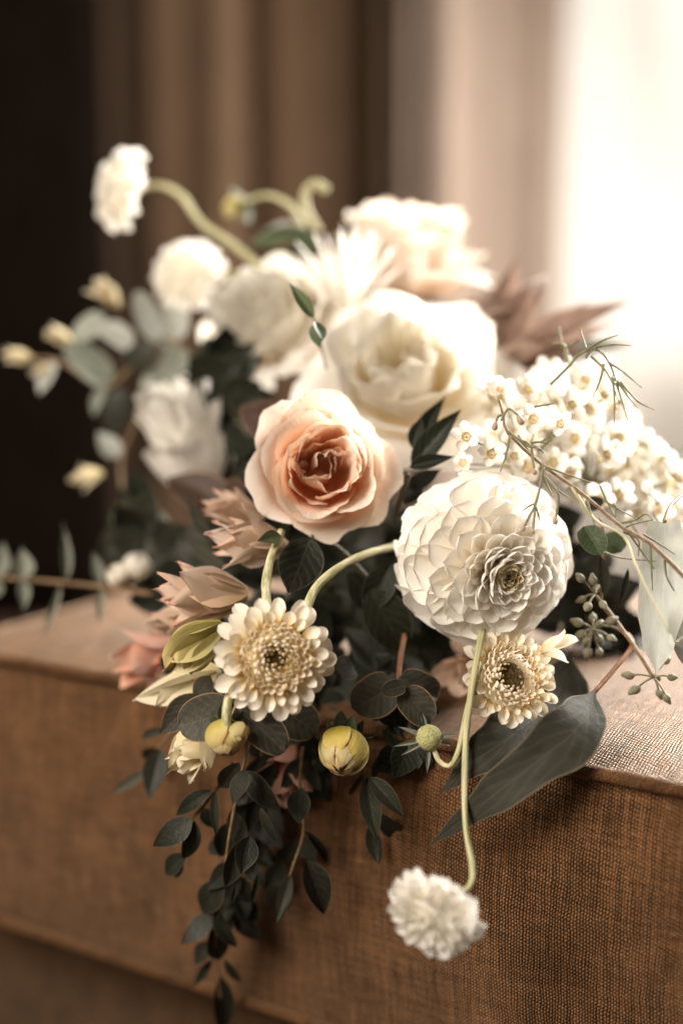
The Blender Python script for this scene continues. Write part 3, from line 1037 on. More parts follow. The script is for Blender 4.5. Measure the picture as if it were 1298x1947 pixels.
def bud(name, label, px, py, d, axis, Rpx, seed=1, mat='yellow', calyx='green', stemto=None, group=None, n=11, sep=6, elong=1.75):
    """closed flower bud of overlapping petals with reflexed sepals at its base; axis points from base to tip"""
    R = px2m(Rpx, d)
    ax_ = CV(*axis).normalized()
    o = thing(name, label, 'flower bud', P(px, py, d)-ax_*R*0.9, zframe(ax_, seed*0.7), group)
    rnd = random.Random(seed)
    for i in range(n):
        f = i/(n-1)
        s = 0.72+0.28*f
        W = (1.9-0.3*f)*(1.0 if n < 12 else 0.72)
        ang = i*2.39996+rnd.uniform(-.2, .2)
        rows, uvs = [], []
        top = R*elong*(1.02-0.22*f*rnd.uniform(.3, 1.2))
        rim = R*(0.05+0.38*f)
        off = Vector((rnd.uniform(0, 99), i, seed))
        nt = rnd.uniform(-.4, .4)
        for j in range(13):
            t0 = j/12
            row, uvr = [], []
            for q in range(11):
                u = -1+q/5
                t = t0*(1-0.30*abs(u-nt*.3)**2.2)*(1+0.09*noise.noise(Vector((u*6, 3, 0))+off)*t0**3)
                a, b, c, dd = (1-t)**3, 3*t*(1-t)**2, 3*t*t*(1-t), t**3
                rr = a*0.1*R+b*1.32*R*s+c*1.24*R*s+dd*rim
                zz = b*0.0+c*top*0.85+dd*top
                rr += R*t**2*0.05*noise.noise(Vector((u*2.5, t*3, 1))+off)
                rr += R*0.035*max(0, abs(u)-.5)*t
                ph = ang+u*W/2*(0.45+0.55*math.sin(min(1, t0/.6)*PI/2))
                row.append(Vector((rr*math.cos(ph), rr*math.sin(ph), zz)))
                uvr.append((q/10, t0))
            rows.append(row)
            uvs.append(uvr)
        part('petal', grid_mesh('petal', rows, uvs), MT[mat], o)
    for k in range(sep):
        ph = k*2*PI/sep+rnd.uniform(-.2, .2)
        rd = Vector((math.cos(ph), math.sin(ph), 0))
        el = rad(rnd.uniform(-5, 45))
        dirv = rd*math.cos(el)-Vector((0, 0, 1))*math.sin(el)*0.7
        L = R*rnd.uniform(.8, 1.15)
        me = sheet('sepal', L, L*0.7, shp_leaf, nu=6, nv=8, cup=0.8, bend0=0.5, bend=-1.4, ruffle=0.05, seed=seed+k)
        part('sepal', me, MT[calyx], o, M4(rd*R*0.12, frame(dirv, Vector((0, 0, 1)))))
    rows = [[Vector((0.36*R*math.sin(a)*math.cos(b), 0.36*R*math.sin(a)*math.sin(b), 0.08*R-0.3*R*math.cos(a))) for b in [2*PI*q/12 for q in range(12)]] for a in [PI*q/6 for q in range(7)]]
    part('receptacle', grid_mesh('receptacle', rows, close=True), MT[calyx], o)
    return o


# ------------------------------------------------------------------ THE FLOWERS
# --- peach rose, the one in focus
o = rose('garden_rose', 'open peach garden rose with glowing apricot heart beside the white ball dahlia', 616, 890, 0.735, (0.06, 0.08, 1.0), 150, 'peach', n=25, seed=11, roll=1.0, outer_recurve=0.25, rim_amp=1.15)
# --- big ivory rose behind it
o = rose('garden_rose', 'large ivory white rose with cream heart behind the peach rose', 770, 672, 0.83, (-0.05, 0.50, 0.85), 208, 'ivory', n=19, seed=23, roll=0.3, outer_recurve=0.5, rim_amp=1.9, depth=.75, wide=1.1)
# --- pale rose on top of the bunch
o = rose('garden_rose', 'pale blush rose seen from the side at the top of the bunch', 778, 418, 0.97, (0.10, 0.90, 0.30), 168, 'blush', n=24, seed=31, roll=0.8, outer_recurve=0.4, rim_amp=1.3)
# --- soft white rose at the left
o = rose('garden_rose', 'white rose with drooping loose petals below the pale round scabiosa', 492, 575, 0.91, (-0.45, 0.45, 0.75), 152, 'ivory', n=20, seed=37, roll=0.1, outer_recurve=0.8, rim_amp=1.9)
# --- white ruffled flower, left
rose('lisianthus', 'white flower with tall ruffled petals seen from the side near the brown leaf', 326, 755, 0.89, (-0.30, 0.90, 0.38), 112, 'white', n=14, seed=5, roll=0.6, outer_recurve=0.35, rim_amp=2.0, cat='lisianthus', depth=1.75, wide=0.9)
rose('garden_rose', 'white half-hidden rose between the drooping white rose and the tall ruffled flower', 440, 660, 0.93, (-0.5, 0.1, 0.8), 92, 'ivory', n=16, seed=39, roll=0.4, outer_recurve=0.7, rim_amp=1.8)
# --- feathery white flower in the middle
bracts('blushing_bride', 'feathery white flower with narrow pointed bracts behind the ivory rose', 665, 610, 0.90, (0.06, 0.95, 0.25), 195, n=24, seed=8, mat='purewhite', spread=36, wide=0.17, ruffle=0.03, cup=0.9)
# --- ball dahlia
o = dahlia_ball('ball_dahlia', 'big white ball dahlia packed with rounded scoop petals', 915, 1058, 0.745, (0.27, -0.24, 0.93), 172, seed=2)
# --- open cream dahlia in front
o = dahlia_open('pompon_dahlia', 'small open cream dahlia hanging below the peach rose, florets ringing its eye', 522, 1250, 0.69, (0.16, 0.02, 0.98), 124, seed=4, n_ray=50)
o2 = o
stem(o, [(508, 1170, .70), (506, 1110, .712), (515, 1060, .722), (535, 1010, .735)], 0.0025, 0.0020)
# --- second cream dahlia at the right
o = dahlia_open('pompon_dahlia', 'cream dahlia with wide brown eye tucked under the white ball dahlia', 968, 1288, 0.716, (0.28, 0.34, 0.88), 100, seed=9, n_ray=44, eye=0.20, inner=0.62, el_out=0.25, ray_len=0.42)
bracts('opening_bud', 'two waxy pale petals sticking out beside the brown-eyed cream dahlia', 1025, 1240, 0.715, (0.85, 0.35, 0.3), 80, n=3, seed=3, mat='cream', spread=38, wide=0.58, shape=shp_dollar, cup=1.2)

# --- white scabiosas
o = scabiosa('scabiosa', 'white scabiosa on a long bent stem reaching out above the bunch', 236, 360, 0.96, (-0.85, 0.15, 0.5), 74, seed=3, squash=0.5)
stem(o, [(262, 360, .962), (300, 352, .962), (345, 372, .96), (385, 425, .955), (470, 485, .95), (520, 540, .93)], 0.0018, 0.0027, n=36)
o = scabiosa('scabiosa', 'round white scabiosa close above the grey green leaves', 357, 525, 0.97, (-0.3, 0.35, 0.85), 66, seed=6, squash=0.7)
stem(o, [(380, 540, .98), (440, 525, .98), (480, 530, .97)], 0.003)
o = scabiosa('scabiosa', 'drooping white scabiosa hanging on a long pale stem before the cushion', 828, 1738, 0.642, (-0.42, -0.45, 0.75), 84, seed=12, squash=0.65, n=120)
stem(o, [(868, 1705, .646), (893, 1682, .652), (897, 1645, .660), (884, 1560, .685), (884, 1430, .695), (893, 1330, .70), (912, 1225, .712), (925, 1180, .74)], 0.0014, 0.0017, n=60)
# green scabiosa head with its hooked stem
o = thing('scabiosa_pod', 'round green scabiosa seed head with spiky bracts on a hooked stem', 'seed head', P(815, 1403, 0.705))
hd = []
rows = [[Vector((0.0066*math.sin(a)*math.cos(b), 0.0066*math.sin(a)*math.sin(b), 0.0066*math.cos(a)))*(1+0.05*noise.noise(Vector((a*9, b*9, 0)))) for b in [2*PI*q/24 for q in range(24)]] for a in [PI*q/16 for q in range(17)]]
part('head', grid_mesh('head', rows, close=True), MT['greendisc'], o)
for (tx, ty, dd) in ((762, 1382, .70), (745, 1420, .70), (768, 1432, .695), (812, 1470, .70), (838, 1375, .715), (868, 1395, .70), (872, 1418, .71), (800, 1362, .73)):
    leaf(o, 815+(tx-815)*.22, 1405+(ty-1405)*.22, tx, ty, 9, .705, dd, mat='greyleaf', kind='lance', name='bract')
stem(o, [(822, 1420, .705), (835, 1448, .703), (856, 1455, .70), (872, 1425, .698), (888, 1350, .70), (908, 1280, .71), (922, 1228, .725)], 0.0012, 0.0017, n=48)

# --- yellow buds
bud('dahlia_bud', 'closed yellow dahlia bud with curled green sepals above hanging leaves', 652, 1432, 0.712, (-0.12, -0.62, 0.62), 50, seed=5, n=17, sep=8)
b_ = bud('dahlia_bud', 'small glossy yellow bud under dark green sepals beside grey dollar leaves', 430, 1405, 0.695, (0.10, -0.75, 0.5), 40, seed=8)
stem(b_, [(430, 1385, .69), (432, 1340, .69), (445, 1295, .70), (470, 1250, .72)], 0.0022)
bud('dahlia_bud', 'tiny yellow bud pressed against the small glossy one', 455, 1395, 0.69, (0.35, -0.55, 0.6), 22, seed=18, n=7, sep=3)
# blurred buds at the left
for k, (x, y, r, ax3, lab) in enumerate(((210, 570, 34, (-.4, .5, .4), 'yellow bud standing highest among the grey leaves at the end of the bunch'),
                                         (128, 640, 27, (-.7, .3, .3), 'yellow bud beside two pale grey round leaves'),
                                         (50, 672, 26, (-.9, .2, .2), 'pale yellow bud at the very tip of the eucalyptus branch'),
                                         (92, 690, 20, (-.8, -.3, .3), 'greenish yellow bud just below the branch tip'),
                                         (182, 888, 28, (-.7, -.2, .3), 'single amber bud hanging below the eucalyptus branch'),
                                         (245, 955, 24, (-.2, .2, .8), 'green bud in front of the tall white ruffled flower'))):
    bracts('eucalyptus_bud', lab, x+r*.5, y+r*.4, 0.97, ax3, r*2.3, n=7, seed=30+k, mat='butter' if k < 5 else 'lime', spread=26, wide=.5, shape=shp_leaf, cup=1.0, cat='flower bud')
bud('white_bud', 'round white bud of a close pair beside the pale cushion top', 260, 1072, 0.86, (.1, .6, .5), 28, seed=41, mat='ivory', n=7, sep=3)
bud('white_bud', 'smaller cream bud of a close pair above the pink petals', 222, 1092, 0.86, (-.5, .4, .5), 24, seed=42, mat='cream', n=7, sep=3)

# --- blushing pink flowers at the left of the peach rose
bracts('blushing_bride', 'pale pink flower with fringed pointed bracts touching the peach rose', 545, 1040, 0.755, (-0.93, 0.16, 0.20), 150, n=9, seed=14, mat='pink', spread=25, wide=0.62, ruffle=.10, frill=.10, cup=.8)
bracts('blushing_bride', 'tawny pink flower with fringed bracts above the lime flower', 470, 1130, 0.745, (-0.95, 0.06, 0.20), 178, n=9, seed=16, mat='pink', spread=25, wide=0.68, ruffle=.10, frill=.10, cup=.8)
bracts('blushing_bride', 'shaded blush flower deep between the brown rounded leaves and the peach rose', 500, 985, 0.80, (-0.85, 0.25, 0.40), 120, n=9, seed=44, mat='pink', spread=28, wide=0.55, ruffle=.1, frill=.1)
bracts('blushing_bride', 'small blush flower tucked beneath the tawny pink one above the salmon flower', 400, 1175, 0.79, (-0.88, -0.05, 0.35), 125, n=8, seed=46, mat='pink', spread=26, wide=0.55, ruffle=.1, frill=.1)
bracts('lisianthus', 'lime green half-closed flower with crinkled mouth beside the small cream dahlia', 425, 1190, 0.715, (-0.75, -0.55, 0.30), 128, n=6, seed=17, mat='lime', spread=15, wide=0.85, shape=shp_round, frill=0.22, ruffle=0.12, cup=1.0)
bracts('lisianthus', 'buttery yellow flower with frilled edge under the grey dollar leaves', 420, 1385, 0.735, (-0.75, -0.55, 0.35), 122, n=9, seed=19, mat='butter', spread=26, wide=0.75, shape=shp_round, frill=0.26, ruffle=0.16, cup=0.6)
bracts('lisianthus', 'pale butter petals pointing down to the cushion edge', 420, 1270, 0.75, (-0.92, -0.40, 0.1), 175, n=4, seed=21, mat='butter', spread=11, wide=0.60, shape=shp_oval, cup=0.5)
bracts('alstroemeria', 'blurred salmon pink flower resting on the cushion edge', 330, 1215, 0.82, (-0.75, -0.5, 0.35), 135, n=7, seed=22, mat='rosepink', spread=34, wide=0.62, shape=shp_oval)
bracts('alstroemeria', 'dusty pink flower half hidden behind the hanging eucalyptus', 560, 1420, 0.775, (-0.15, -0.85, 0.45), 120, n=7, seed=24, mat='rosepink', spread=48, wide=0.6, shape=shp_round, ruffle=.08)
bracts('lisianthus', 'shaded pale pink flower behind the brown-eyed cream dahlia', 900, 1255, 0.80, (-0.45, -0.25, 0.85), 100, n=9, seed=26, mat='pink', spread=60, wide=0.6, shape=shp_round)

# --- stems under the peach rose
o = thing('flower_stem', 'thick pale green stem arching from behind the ball dahlia to the cream dahlia', 'stem', P(740, 1040, 0.77))
stem(o, [(570, 1200, .705), (585, 1150, .712), (605, 1112, .72), (650, 1075, .73), (700, 1052, .745), (745, 1040, .77)], 0.0026, 0.0020, n=40)

# ------------------------------------------------------------------ THE FOLIAGE
# --- eucalyptus hanging over the cushion's front
o = thing('eucalyptus_sprig', 'longest hanging eucalyptus sprig with small dark oval leaves reaching the cushion bottom', 'eucalyptus', P(475, 1400, 0.73))
stem(o, [(475, 1400, .73), (462, 1460, .725), (445, 1540, .735), (432, 1620, .745), (425, 1700, .76), (410, 1780, .78), (416, 1860, .80), (420, 1900, .81)], 0.0011, 0.0006, 'twig', 6, 48)
for a in ((465, 1462, 448, 1540, 38, .71, .70), (455, 1450, 415, 1510, 46, .725, .73), (470, 1465, 527, 1547, 44, .72, .71), (475, 1590, 455, 1662, 48, .715, .71),
          (455, 1600, 428, 1688, 42, .735, .74), (425, 1675, 362, 1752, 54, .755, .76), (405, 1735, 358, 1797, 42, .77, .775), (410, 1725, 440, 1820, 32, .77, .765),
          (402, 1765, 425, 1838, 46, .78, .785), (428, 1825, 458, 1880, 18, .80, .80), (405, 1825, 376, 1872, 20, .80, .81), (417, 1855, 421, 1965, 44, .81, .83),
          (448, 1640, 400, 1690, 40, .75, .76), (440, 1540, 470, 1610, 38, .745, .75), (447, 1560, 405, 1640, 44, .755, .76), (430, 1620, 385, 1600, 34, .77, .78),
          (400, 1790, 375, 1830, 34, .79, .80), (420, 1760, 452, 1800, 26, .80, .80)):
    leaf(o, *a, nrm=(random.Random(a[0]).uniform(-.5, .5), .3, 1))
o = thing('eucalyptus_sprig', 'short side sprig with spread oval leaves pointing away over the bare cushion front', 'eucalyptus', P(430, 1470, 0.74))
stem(o, [(445, 1450, .74), (412, 1500, .74), (385, 1535, .74), (362, 1565, .745), (350, 1625, .755)], 0.001, 0.0006, 'twig', 6, 30)
for a in ((402, 1503, 315, 1552, 32, .735, .735), (365, 1556, 297, 1616, 50, .74, .74), (370, 1560, 357, 1652, 36, .742, .74), (355, 1625, 300, 1666, 38, .755, .76),
          (410, 1500, 403, 1602, 18, .735, .73), (345, 1628, 338, 1668, 26, .765, .77), (385, 1535, 408, 1575, 30, .76, .765)):
    leaf(o, *a, nrm=(random.Random(a[1]).uniform(-.5, .5), .4, 1))
o = thing('eucalyptus_sprig', 'blurred little sprig with dark oval leaf over the cushion, under the buttery flower', 'eucalyptus', P(330, 1385, 0.79))
stem(o, [(340, 1380, .78), (305, 1420, .79), (275, 1470, .80)], 0.001, 0.0006, 'twig', 6, 16)
for a in ((306, 1422, 284, 1522, 46, .79, .785), (285, 1462, 220, 1507, 22, .80, .81), (300, 1422, 262, 1462, 34, .81, .83), (320, 1388, 252, 1404, 20, .79, .80)):
    leaf(o, *a, mat='euc' if a[4] > 25 else 'dollar')
o = thing('eucalyptus_sprig', 'hanging eucalyptus sprig with broad oval leaves in front of the dusty pink flower', 'eucalyptus', P(570, 1430, 0.745))
stem(o, [(575, 1420, .745), (570, 1500, .745), (577, 1580, .75), (556, 1650, .755), (535, 1720, .765)], 0.001, 0.0006, 'twig', 6, 36)
for a in ((574, 1498, 570, 1567, 48, .735, .735), (582, 1636, 617, 1740, 56, .745, .745), (514, 1678, 545, 1757, 48, .765, .77), (553, 1663, 522, 1759, 26, .75, .75),
          (580, 1580, 645, 1652, 18, .75, .755), (562, 1598, 528, 1652, 46, .77, .775), (495, 1535, 523, 1607, 20, .735, .73), (572, 1440, 540, 1500, 30, .75, .76),
          (576, 1590, 600, 1640, 36, .77, .77), (540, 1640, 505, 1690, 40, .775, .78), (575, 1445, 610, 1500, 28, .75, .755), (490, 1660, 478, 1730, 12, .75, .75), (448, 1683, 442, 1724, 9, .74, .74)):
    leaf(o, *a, nrm=(random.Random(a[1]).uniform(-.5, .5), .3, 1))
o = thing('eucalyptus_sprig', 'shaded eucalyptus sprig hanging behind the longest one, leaves crowded', 'eucalyptus', P(500, 1420, 0.77))
stem(o, [(500, 1420, .77), (490, 1500, .775), (470, 1600, .785), (450, 1690, .79), (440, 1760, .80)], 0.001, 0.0006, 'twig', 6, 36)
rh = random.Random(8)
hc = spline([Vector(p) for p in [(500, 1430, .77), (490, 1500, .775), (470, 1600, .785), (450, 1690, .79), (440, 1760, .80)]], 40)
for k in range(26):
    p = hc[int(k/26*(len(hc)-1))]
    a_ = PI/2+(1 if k % 2 else -1)*rh.uniform(.25, 1.0)
    ln_ = rh.uniform(62, 92)
    leaf(o, p.x, p.y, p.x+ln_*math.cos(a_), p.y+ln_*math.sin(a_), rh.uniform(30, 46), p.z, p.z*rh.uniform(.985, 1.0), nrm=(rh.uniform(-.6, .6), .3, 1))
o = thing('eucalyptus_sprig', 'small eucalyptus sprig of six leaves hanging right below the big yellow bud', 'eucalyptus', P(690, 1460, 0.735))
stem(o, [(690, 1455, .735), (700, 1490, .73), (712, 1550, .735)], 0.0011, 0.0007, 'twig', 6, 16)
for a in ((697, 1478, 716, 1594, 42, .725, .725), (701, 1477, 767, 1553, 36, .715, .71), (725, 1545, 763, 1622, 36, .745, .75), (703, 1568, 713, 1640, 32, .745, .75), (715, 1440, 757, 1520, 54, .755, .76), (690, 1470, 668, 1540, 36, .76, .77)):
    leaf(o, *a, nrm=(random.Random(a[1]).uniform(-.6, .3), .3, 1))
# --- grey dollar leaves
o = thing('silver_dollar_eucalyptus', 'grey veined dollar eucalyptus leaves around the small glossy yellow bud', 'eucalyptus', P(440, 1350, 0.72))
stem(o, [(470, 1300, .73), (450, 1340, .715), (440, 1365, .71)], 0.0013, 0.001, 'twig', 6)
for a in ((446, 1352, 338, 1378, 92, .712, .705), (448, 1345, 543, 1425, 74, .705, .695), (380, 1320, 305, 1395, 58, .735, .74), (520, 1340, 598, 1395, 82, .735, .74), (400, 1285, 372, 1330, 40, .735, .74), (560, 1330, 590, 1420, 60, .75, .76)):
    leaf(o, *a, mat='dollar', kind='dollar' if a[4] > 70 else 'leaf', nrm=(.15, .35, 1))
o = thing('silver_dollar_eucalyptus', 'dark dollar eucalyptus whorl of paired round leaves between the two cream dahlias', 'eucalyptus', P(757, 1308, 0.74))
stem(o, [(757, 1308, .735), (760, 1260, .75), (770, 1200, .77)], 0.0014, 0.0014, 'redtwig', 6)
for a in ((752, 1296, 668, 1350, 84, .735, .73), (756, 1290, 846, 1325, 66, .735, .735), (762, 1312, 820, 1374, 66, .725, .72), (770, 1302, 725, 1318, 34, .722, .715), (640, 1275, 685, 1262, 50, .74, .75)):
    leaf(o, *a, mat='dollar', kind='dollar', nrm=(.05, .3, 1))
# --- two long leaves lying over the cushion edge
o = thing('long_leaf_eucalyptus', 'two long dark grey leaves lying over the corded cushion edge', 'eucalyptus', P(1197, 1225, 0.75))
stem(o, [(1192, 1205, .75), (1200, 1228, .745), (1165, 1275, .732), (1130, 1315, .72)], 0.0013, 0.0012, 'redtwig', 6)


def traced_leaf(root, center, widths, mat, bow=0.06, nrm=(0, .3, 1), n=26):
    """long leaf along a centre line of (px,py,d), half-widths in px at each point; own thickness of curl"""
    inv = root.matrix_basis.inverted()
    c = spline([P(*p) for p in center], n)
    rows, uvs = [], []
    m = len(c)-1
    wl_ = len(widths)-1
    for i, p in enumerate(c):
        t = i/m
        k = min(wl_-1, int(t*wl_))
        ff = t*wl_-k
        ff = ff*ff*(3-2*ff)
        wv = widths[k]*(1-ff)+widths[k+1]*ff
        hw = px2m(wv, (p-CAM).dot(Fw))
        y = (c[min(i+1, m)]-c[max(i-1, 0)])
        fr = frame(y, CV(*nrm))
        row = []
        for q in range(11):
            u = -1+q/5
            wav = 0.04*hw*noise.noise(Vector((u*1.5, t*5, widths[1])))*3
            row.append(inv @ (p + fr @ Vector((u*hw, 0, bow*hw*2*(abs(u)**1.4)+wav))))
        rows.append(row)
        uvs.append([(q/10, t) for q in range(11)])
    return part('leaf', grid_mesh('leaf', rows, uvs), MT[mat], root)


traced_leaf(o, [(1130, 1312, .715), (1095, 1385, .688), (1010, 1455, .678), (920, 1525, .685), (815, 1608, .712)], [2, 46, 60, 44, 40, 20, 1], 'willow', nrm=(.15, .45, 1))
traced_leaf(o, [(1085, 1240, .765), (1055, 1330, .745), (985, 1390, .712), (905, 1445, .698), (832, 1512, .718)], [2, 52, 66, 60, 44, 22, 1], 'willow', nrm=(.1, .75, 1))
# --- round leaves and seed pods at the right
o = thing('silver_dollar_eucalyptus', 'small round green eucalyptus leaves right of the white ball dahlia', 'eucalyptus', P(1145, 1005, 0.735))
stem(o, [(1140, 985, .74), (1148, 1030, .74), (1143, 1090, .742), (1142, 1146, .745)], 0.0009, 0.0009, 'twig', 6)
for a in ((1108, 1001, 1140, 1064, 52, .722, .718, 'dollar'), (1180, 1050, 1148, 1008, 48, .745, .75, 'dollar'), (1142, 1058, 1156, 1148, 22, .735, .735, 'lance'), (1193, 1080, 1178, 1166, 12, .735, .735, 'lance'), (1110, 965, 1150, 950, 30, .76, .76, 'leaf')):
    leaf(o, *a[:7], mat='green' if a[4] > 40 else 'euc', kind=a[7])
o = thing('seeded_eucalyptus', 'seeded eucalyptus branch with clusters of grey pods above the cushion top', 'eucalyptus', P(1142, 1146, 0.745))
stem(o, [(1142, 1146, .745), (1175, 1188, .74), (1207, 1232, .735), (1241, 1288, .73)], 0.0013, 0.001, 'twig', 6)
podm = None
rows = [[Vector((math.sin(a)*math.cos(b), math.sin(a)*math.sin(b), -math.cos(a)*1.25 + (0.55 if a > 2.6 else 0))) for b in [2*PI*q/10 for q in range(10)]] for a in [PI*q/9 for q in range(10)]]
podm = grid_mesh('pod', rows, close=True)
podm.materials.append(MT['pod'])


def Z8(x, y):
    return 800+x/2.606, 620+y/2.606


hubs = [((860, 1330), [(790, 1250), (850, 1260), (795, 1355), (825, 1390), (900, 1380), (870, 1300)]),
        ((850, 1500), [(850, 1445), (880, 1475), (775, 1470), (940, 1460), (815, 1560), (880, 1550), (940, 1545), (880, 1615), (825, 1620), (790, 1530)]),
        ((1150, 1740), [(1030, 1730), (1060, 1800), (1170, 1745), (1240, 1740), (1215, 1655), (1180, 1820), (1215, 1842)]),
        ((1290, 1520), [(1270, 1440), (1255, 1500), (1298, 1560), (1320, 1480)])]
rp = random.Random(3)
for hub, pods in hubs:
    hx, hy = Z8(*hub)
    hd_ = 0.738 if hub[1] < 1600 else 0.73
    for pz in pods:
        x, y = Z8(*pz)
        dd = hd_+rp.uniform(-.012, .012)
        a, b = P(hx, hy, hd_), P(x, y, dd)
        inv = o.matrix_basis.inverted()
        part('pedicel', tube_mesh('pedicel', [inv @ a, inv @ (a.lerp(b, .5)+CV(0, .001, .001)), inv @ b], 0.0005, 0.0007, 5, 6), MT['pod'], o)
        r = px2m(8.2*rp.uniform(.85, 1.15), dd)
        part('pod', podm, None, o, inv @ M4(b, zframe(b-a), (r, r, r)))
stem(o, [(1207, 1232, .735), (1180, 1200, .74), (1150, 1190, .742), (1126, 1196, .738)], 0.0008, 0.0006, 'pod', 5)
stem(o, [(1150, 1160, .742), (1130, 1130, .738)], 0.0008, 0.0006, 'pod', 5)
# silver leaves at the right edge
o = thing('silver_leaf_sprig', 'broad pale silver leaves hanging beside the seed pods', 'foliage', P(1262, 985, 0.70))
traced_leaf(o, [(1262, 992, .715), (1262, 1080, .705), (1254, 1180, .703), (1247, 1284, .712)], [30, 42, 44, 43, 30, 1], 'silver', nrm=(-.25, .25, 1), bow=.12)
leaf(o, 1330, 1130, 1276, 1225, 60, .71, .705, mat='silver')
leaf(o, 1330, 1265, 1262, 1218, 40, .715, .71, mat='silver')
stem(o, [(1262, 992, .70), (1275, 960, .715), (1310, 930, .74)], 0.001, 0.001, 'twig', 6)
o = thing('silver_leaf_sprig', 'blurred bright white leaf pointing out beyond the wax flowers', 'foliage', P(1330, 880, 0.86))
leaf(o, 1340, 875, 1205, 848, 44, .86, .84, mat='silver', nrm=(0, .9, .5))
leaf(o, 1350, 935, 1228, 902, 26, .86, .84, mat='silver', nrm=(0, .9, .5))
stem(o, [(1330, 880, .86), (1380, 900, .87)], 0.001, 0.001, 'twig', 6)

# --- wax flower
cupm = None
rows = []
for q, (rr, zz) in enumerate(((0.03, -1.0), (0.25, -0.95), (0.42, -0.5), (0.50, 0.0), (0.46, 0.10), (0.36, 0.02), (0.2, -0.06), (0.02, -0.02))):
    rows.append([Vector((rr*math.cos(b), rr*math.sin(b), zz)) for b in [2*PI*k/12 for k in range(12)]])
cupm = grid_mesh('cup', rows, close=True)
cupm.materials.append(MT['waxcup'])
wp = [sheet('petal', 1, 1, shp_oval, nu=6, nv=7, cup=0.9, bend0=0.35, bend=0.25, seed=s, ruffle=0.03) for s in range(3)]
wp = [sheet('petal', 1, 1, shp_dollar, nu=6, nv=8, cup=0.8, bend0=0.3, bend=0.3, seed=s, ruffle=0.04) for s in range(3)]
for m_ in wp:
    m_.materials.append(MT['purewhite'])
rows = [[Vector((math.sin(a)*math.cos(b), math.sin(a)*math.sin(b), math.cos(a))) for b in [2*PI*k/6 for k in range(6)]] for a in [PI*q/4 for q in range(5)]]
dotm = grid_mesh('stamen', rows, close=True)
dotm.materials.append(MT['stamen'])
pist = tube_mesh('pistil', [Vector((0, 0, -.05)), Vector((0, 0, .25))], 0.06, 0.04, 6, 2)
pist.materials.append(MT['waxcup'])


def wax_pieces(r, rnd):
    out = [(cupm, Matrix.Diagonal((r*.60, r*.60, r*.8, 1)))]
    for k in range(5):
        ph = k*2*PI/5+rnd.uniform(-.1, .1)
        rd = Vector((math.cos(ph), math.sin(ph), 0))
        out.append((wp[k % 3], M4(rd*r*0.30, frame(rd+Vector((0, 0, rnd.uniform(-.1, .25))), Vector((0, 0, 1))), (r*.82, r*.78, r*.78))))
    for k in range(10):
        ph = k*2*PI/10
        out.append((dotm, Matrix.Translation((r*.26*math.cos(ph), r*.26*math.sin(ph), r*.14)) @ Matrix.Diagonal((r*.045, r*.045, r*.05, 1))))
    out.append((pist, Matrix.Diagonal((r, r, r, 1))))
    return out


wrnd = random.Random(77)
wax_one = [join_meshes('blossom', wax_pieces(1.0, wrnd)) for _ in range(5)]
wax_core = join_meshes('blossom', [p for p in wax_pieces(1.0, wrnd) if p[0] not in wp])


def wax_at(root, px, py, d, rpx, axis, detailed=False):
    r = px2m(rpx, d)
    inv = root.matrix_basis.inverted()
    mx = inv @ M4(P(px, py, d), zframe(CV(*axis), wrnd.uniform(0, 6)), (r, r, r))
    if detailed:
        b = part('blossom', wax_core, None, root, mx)
        for k in range(5):
            ph = k*2*PI/5+wrnd.uniform(-.1, .1)
            rd = Vector((math.cos(ph), math.sin(ph), 0))
            part('petal', wp[k % 3], None, b, M4(rd*0.30, frame(rd+Vector((0, 0, wrnd.uniform(-.1, .25))), Vector((0, 0, 1))), (.82, .78, .78)))
    else:
        part('blossom', wax_one[wrnd.randrange(5)], None, root, mx)


def inside(poly, x, y):
    c = False
    j = len(poly)-1
    for i in range(len(poly)):
        if (poly[i][1] > y) != (poly[j][1] > y) and x < (poly[j][0]-poly[i][0])*(y-poly[i][1])/(poly[j][1]-poly[i][1])+poly[i][0]:
            c = not c
        j = i
    return c


o = thing('wax_flower_sprig', 'sharp white wax flowers with honey coloured cups just above the ball dahlia', 'wax flower', P(990, 880, 0.76))
front = [(885, 830, .722, 31, (-.1, .1, 1)), (932, 864, .725, 31, (.1, .35, .9)), (1065, 806, .727, 27, (-.3, .25, .9)), (1012, 797, .742, 33, (0, .2, 1)), (950, 742, .755, 30, (-.1, .6, .7)),
         (1002, 742, .765, 32, (.1, .4, .9)), (1085, 770, .755, 30, (.3, .3, .9)), (1050, 745, .775, 30, (.1, .5, .8)), (975, 868, .745, 28, (.2, .2, .9)), (1050, 880, .765, 31, (.1, .2, 1)), (880, 880, .75, 24, (-.4, .2, .9))]
for x, y, d, r, axv in front:
    wax_at(o, x, y, d, r, axv, True)
    stem(o, [(x, y+3, d+.006), (x*.6+990*.4+8, y*.6+890*.4, d+.02), (990, 890, .785)], 0.0005, 0.0006, 'needle', 5, 10, name='pedicel')
o = thing('wax_flower_sprig', 'dense blurred cloud of white wax flowers behind the thin needle twig', 'wax flower', P(1120, 930, 0.82))
poly = [(925, 735), (985, 690), (1060, 680), (1130, 690), (1175, 760), (1195, 835), (1280, 880), (1310, 900), (1310, 985), (1200, 985), (1120, 960), (1040, 905), (960, 890), (900, 850)]
cnt = 0
while cnt < 80:
    x, y = wrnd.uniform(860, 1310), wrnd.uniform(675, 1000)
    if not inside(poly, x, y):
        continue
    d = wrnd.uniform(.765, .89)
    wax_at(o, x, y, d, wrnd.uniform(30, 38), (wrnd.uniform(-.5, .5), wrnd.uniform(0, .8), .8))
    if cnt % 2 == 0:
        stem(o, [(x, y+5, d+.006), ((x+1100)/2, (y+930)/2+10, .86), (1120, 940, .87)], 0.0005, 0.0006, 'needle', 5, 8, name='pedicel')
    cnt += 1
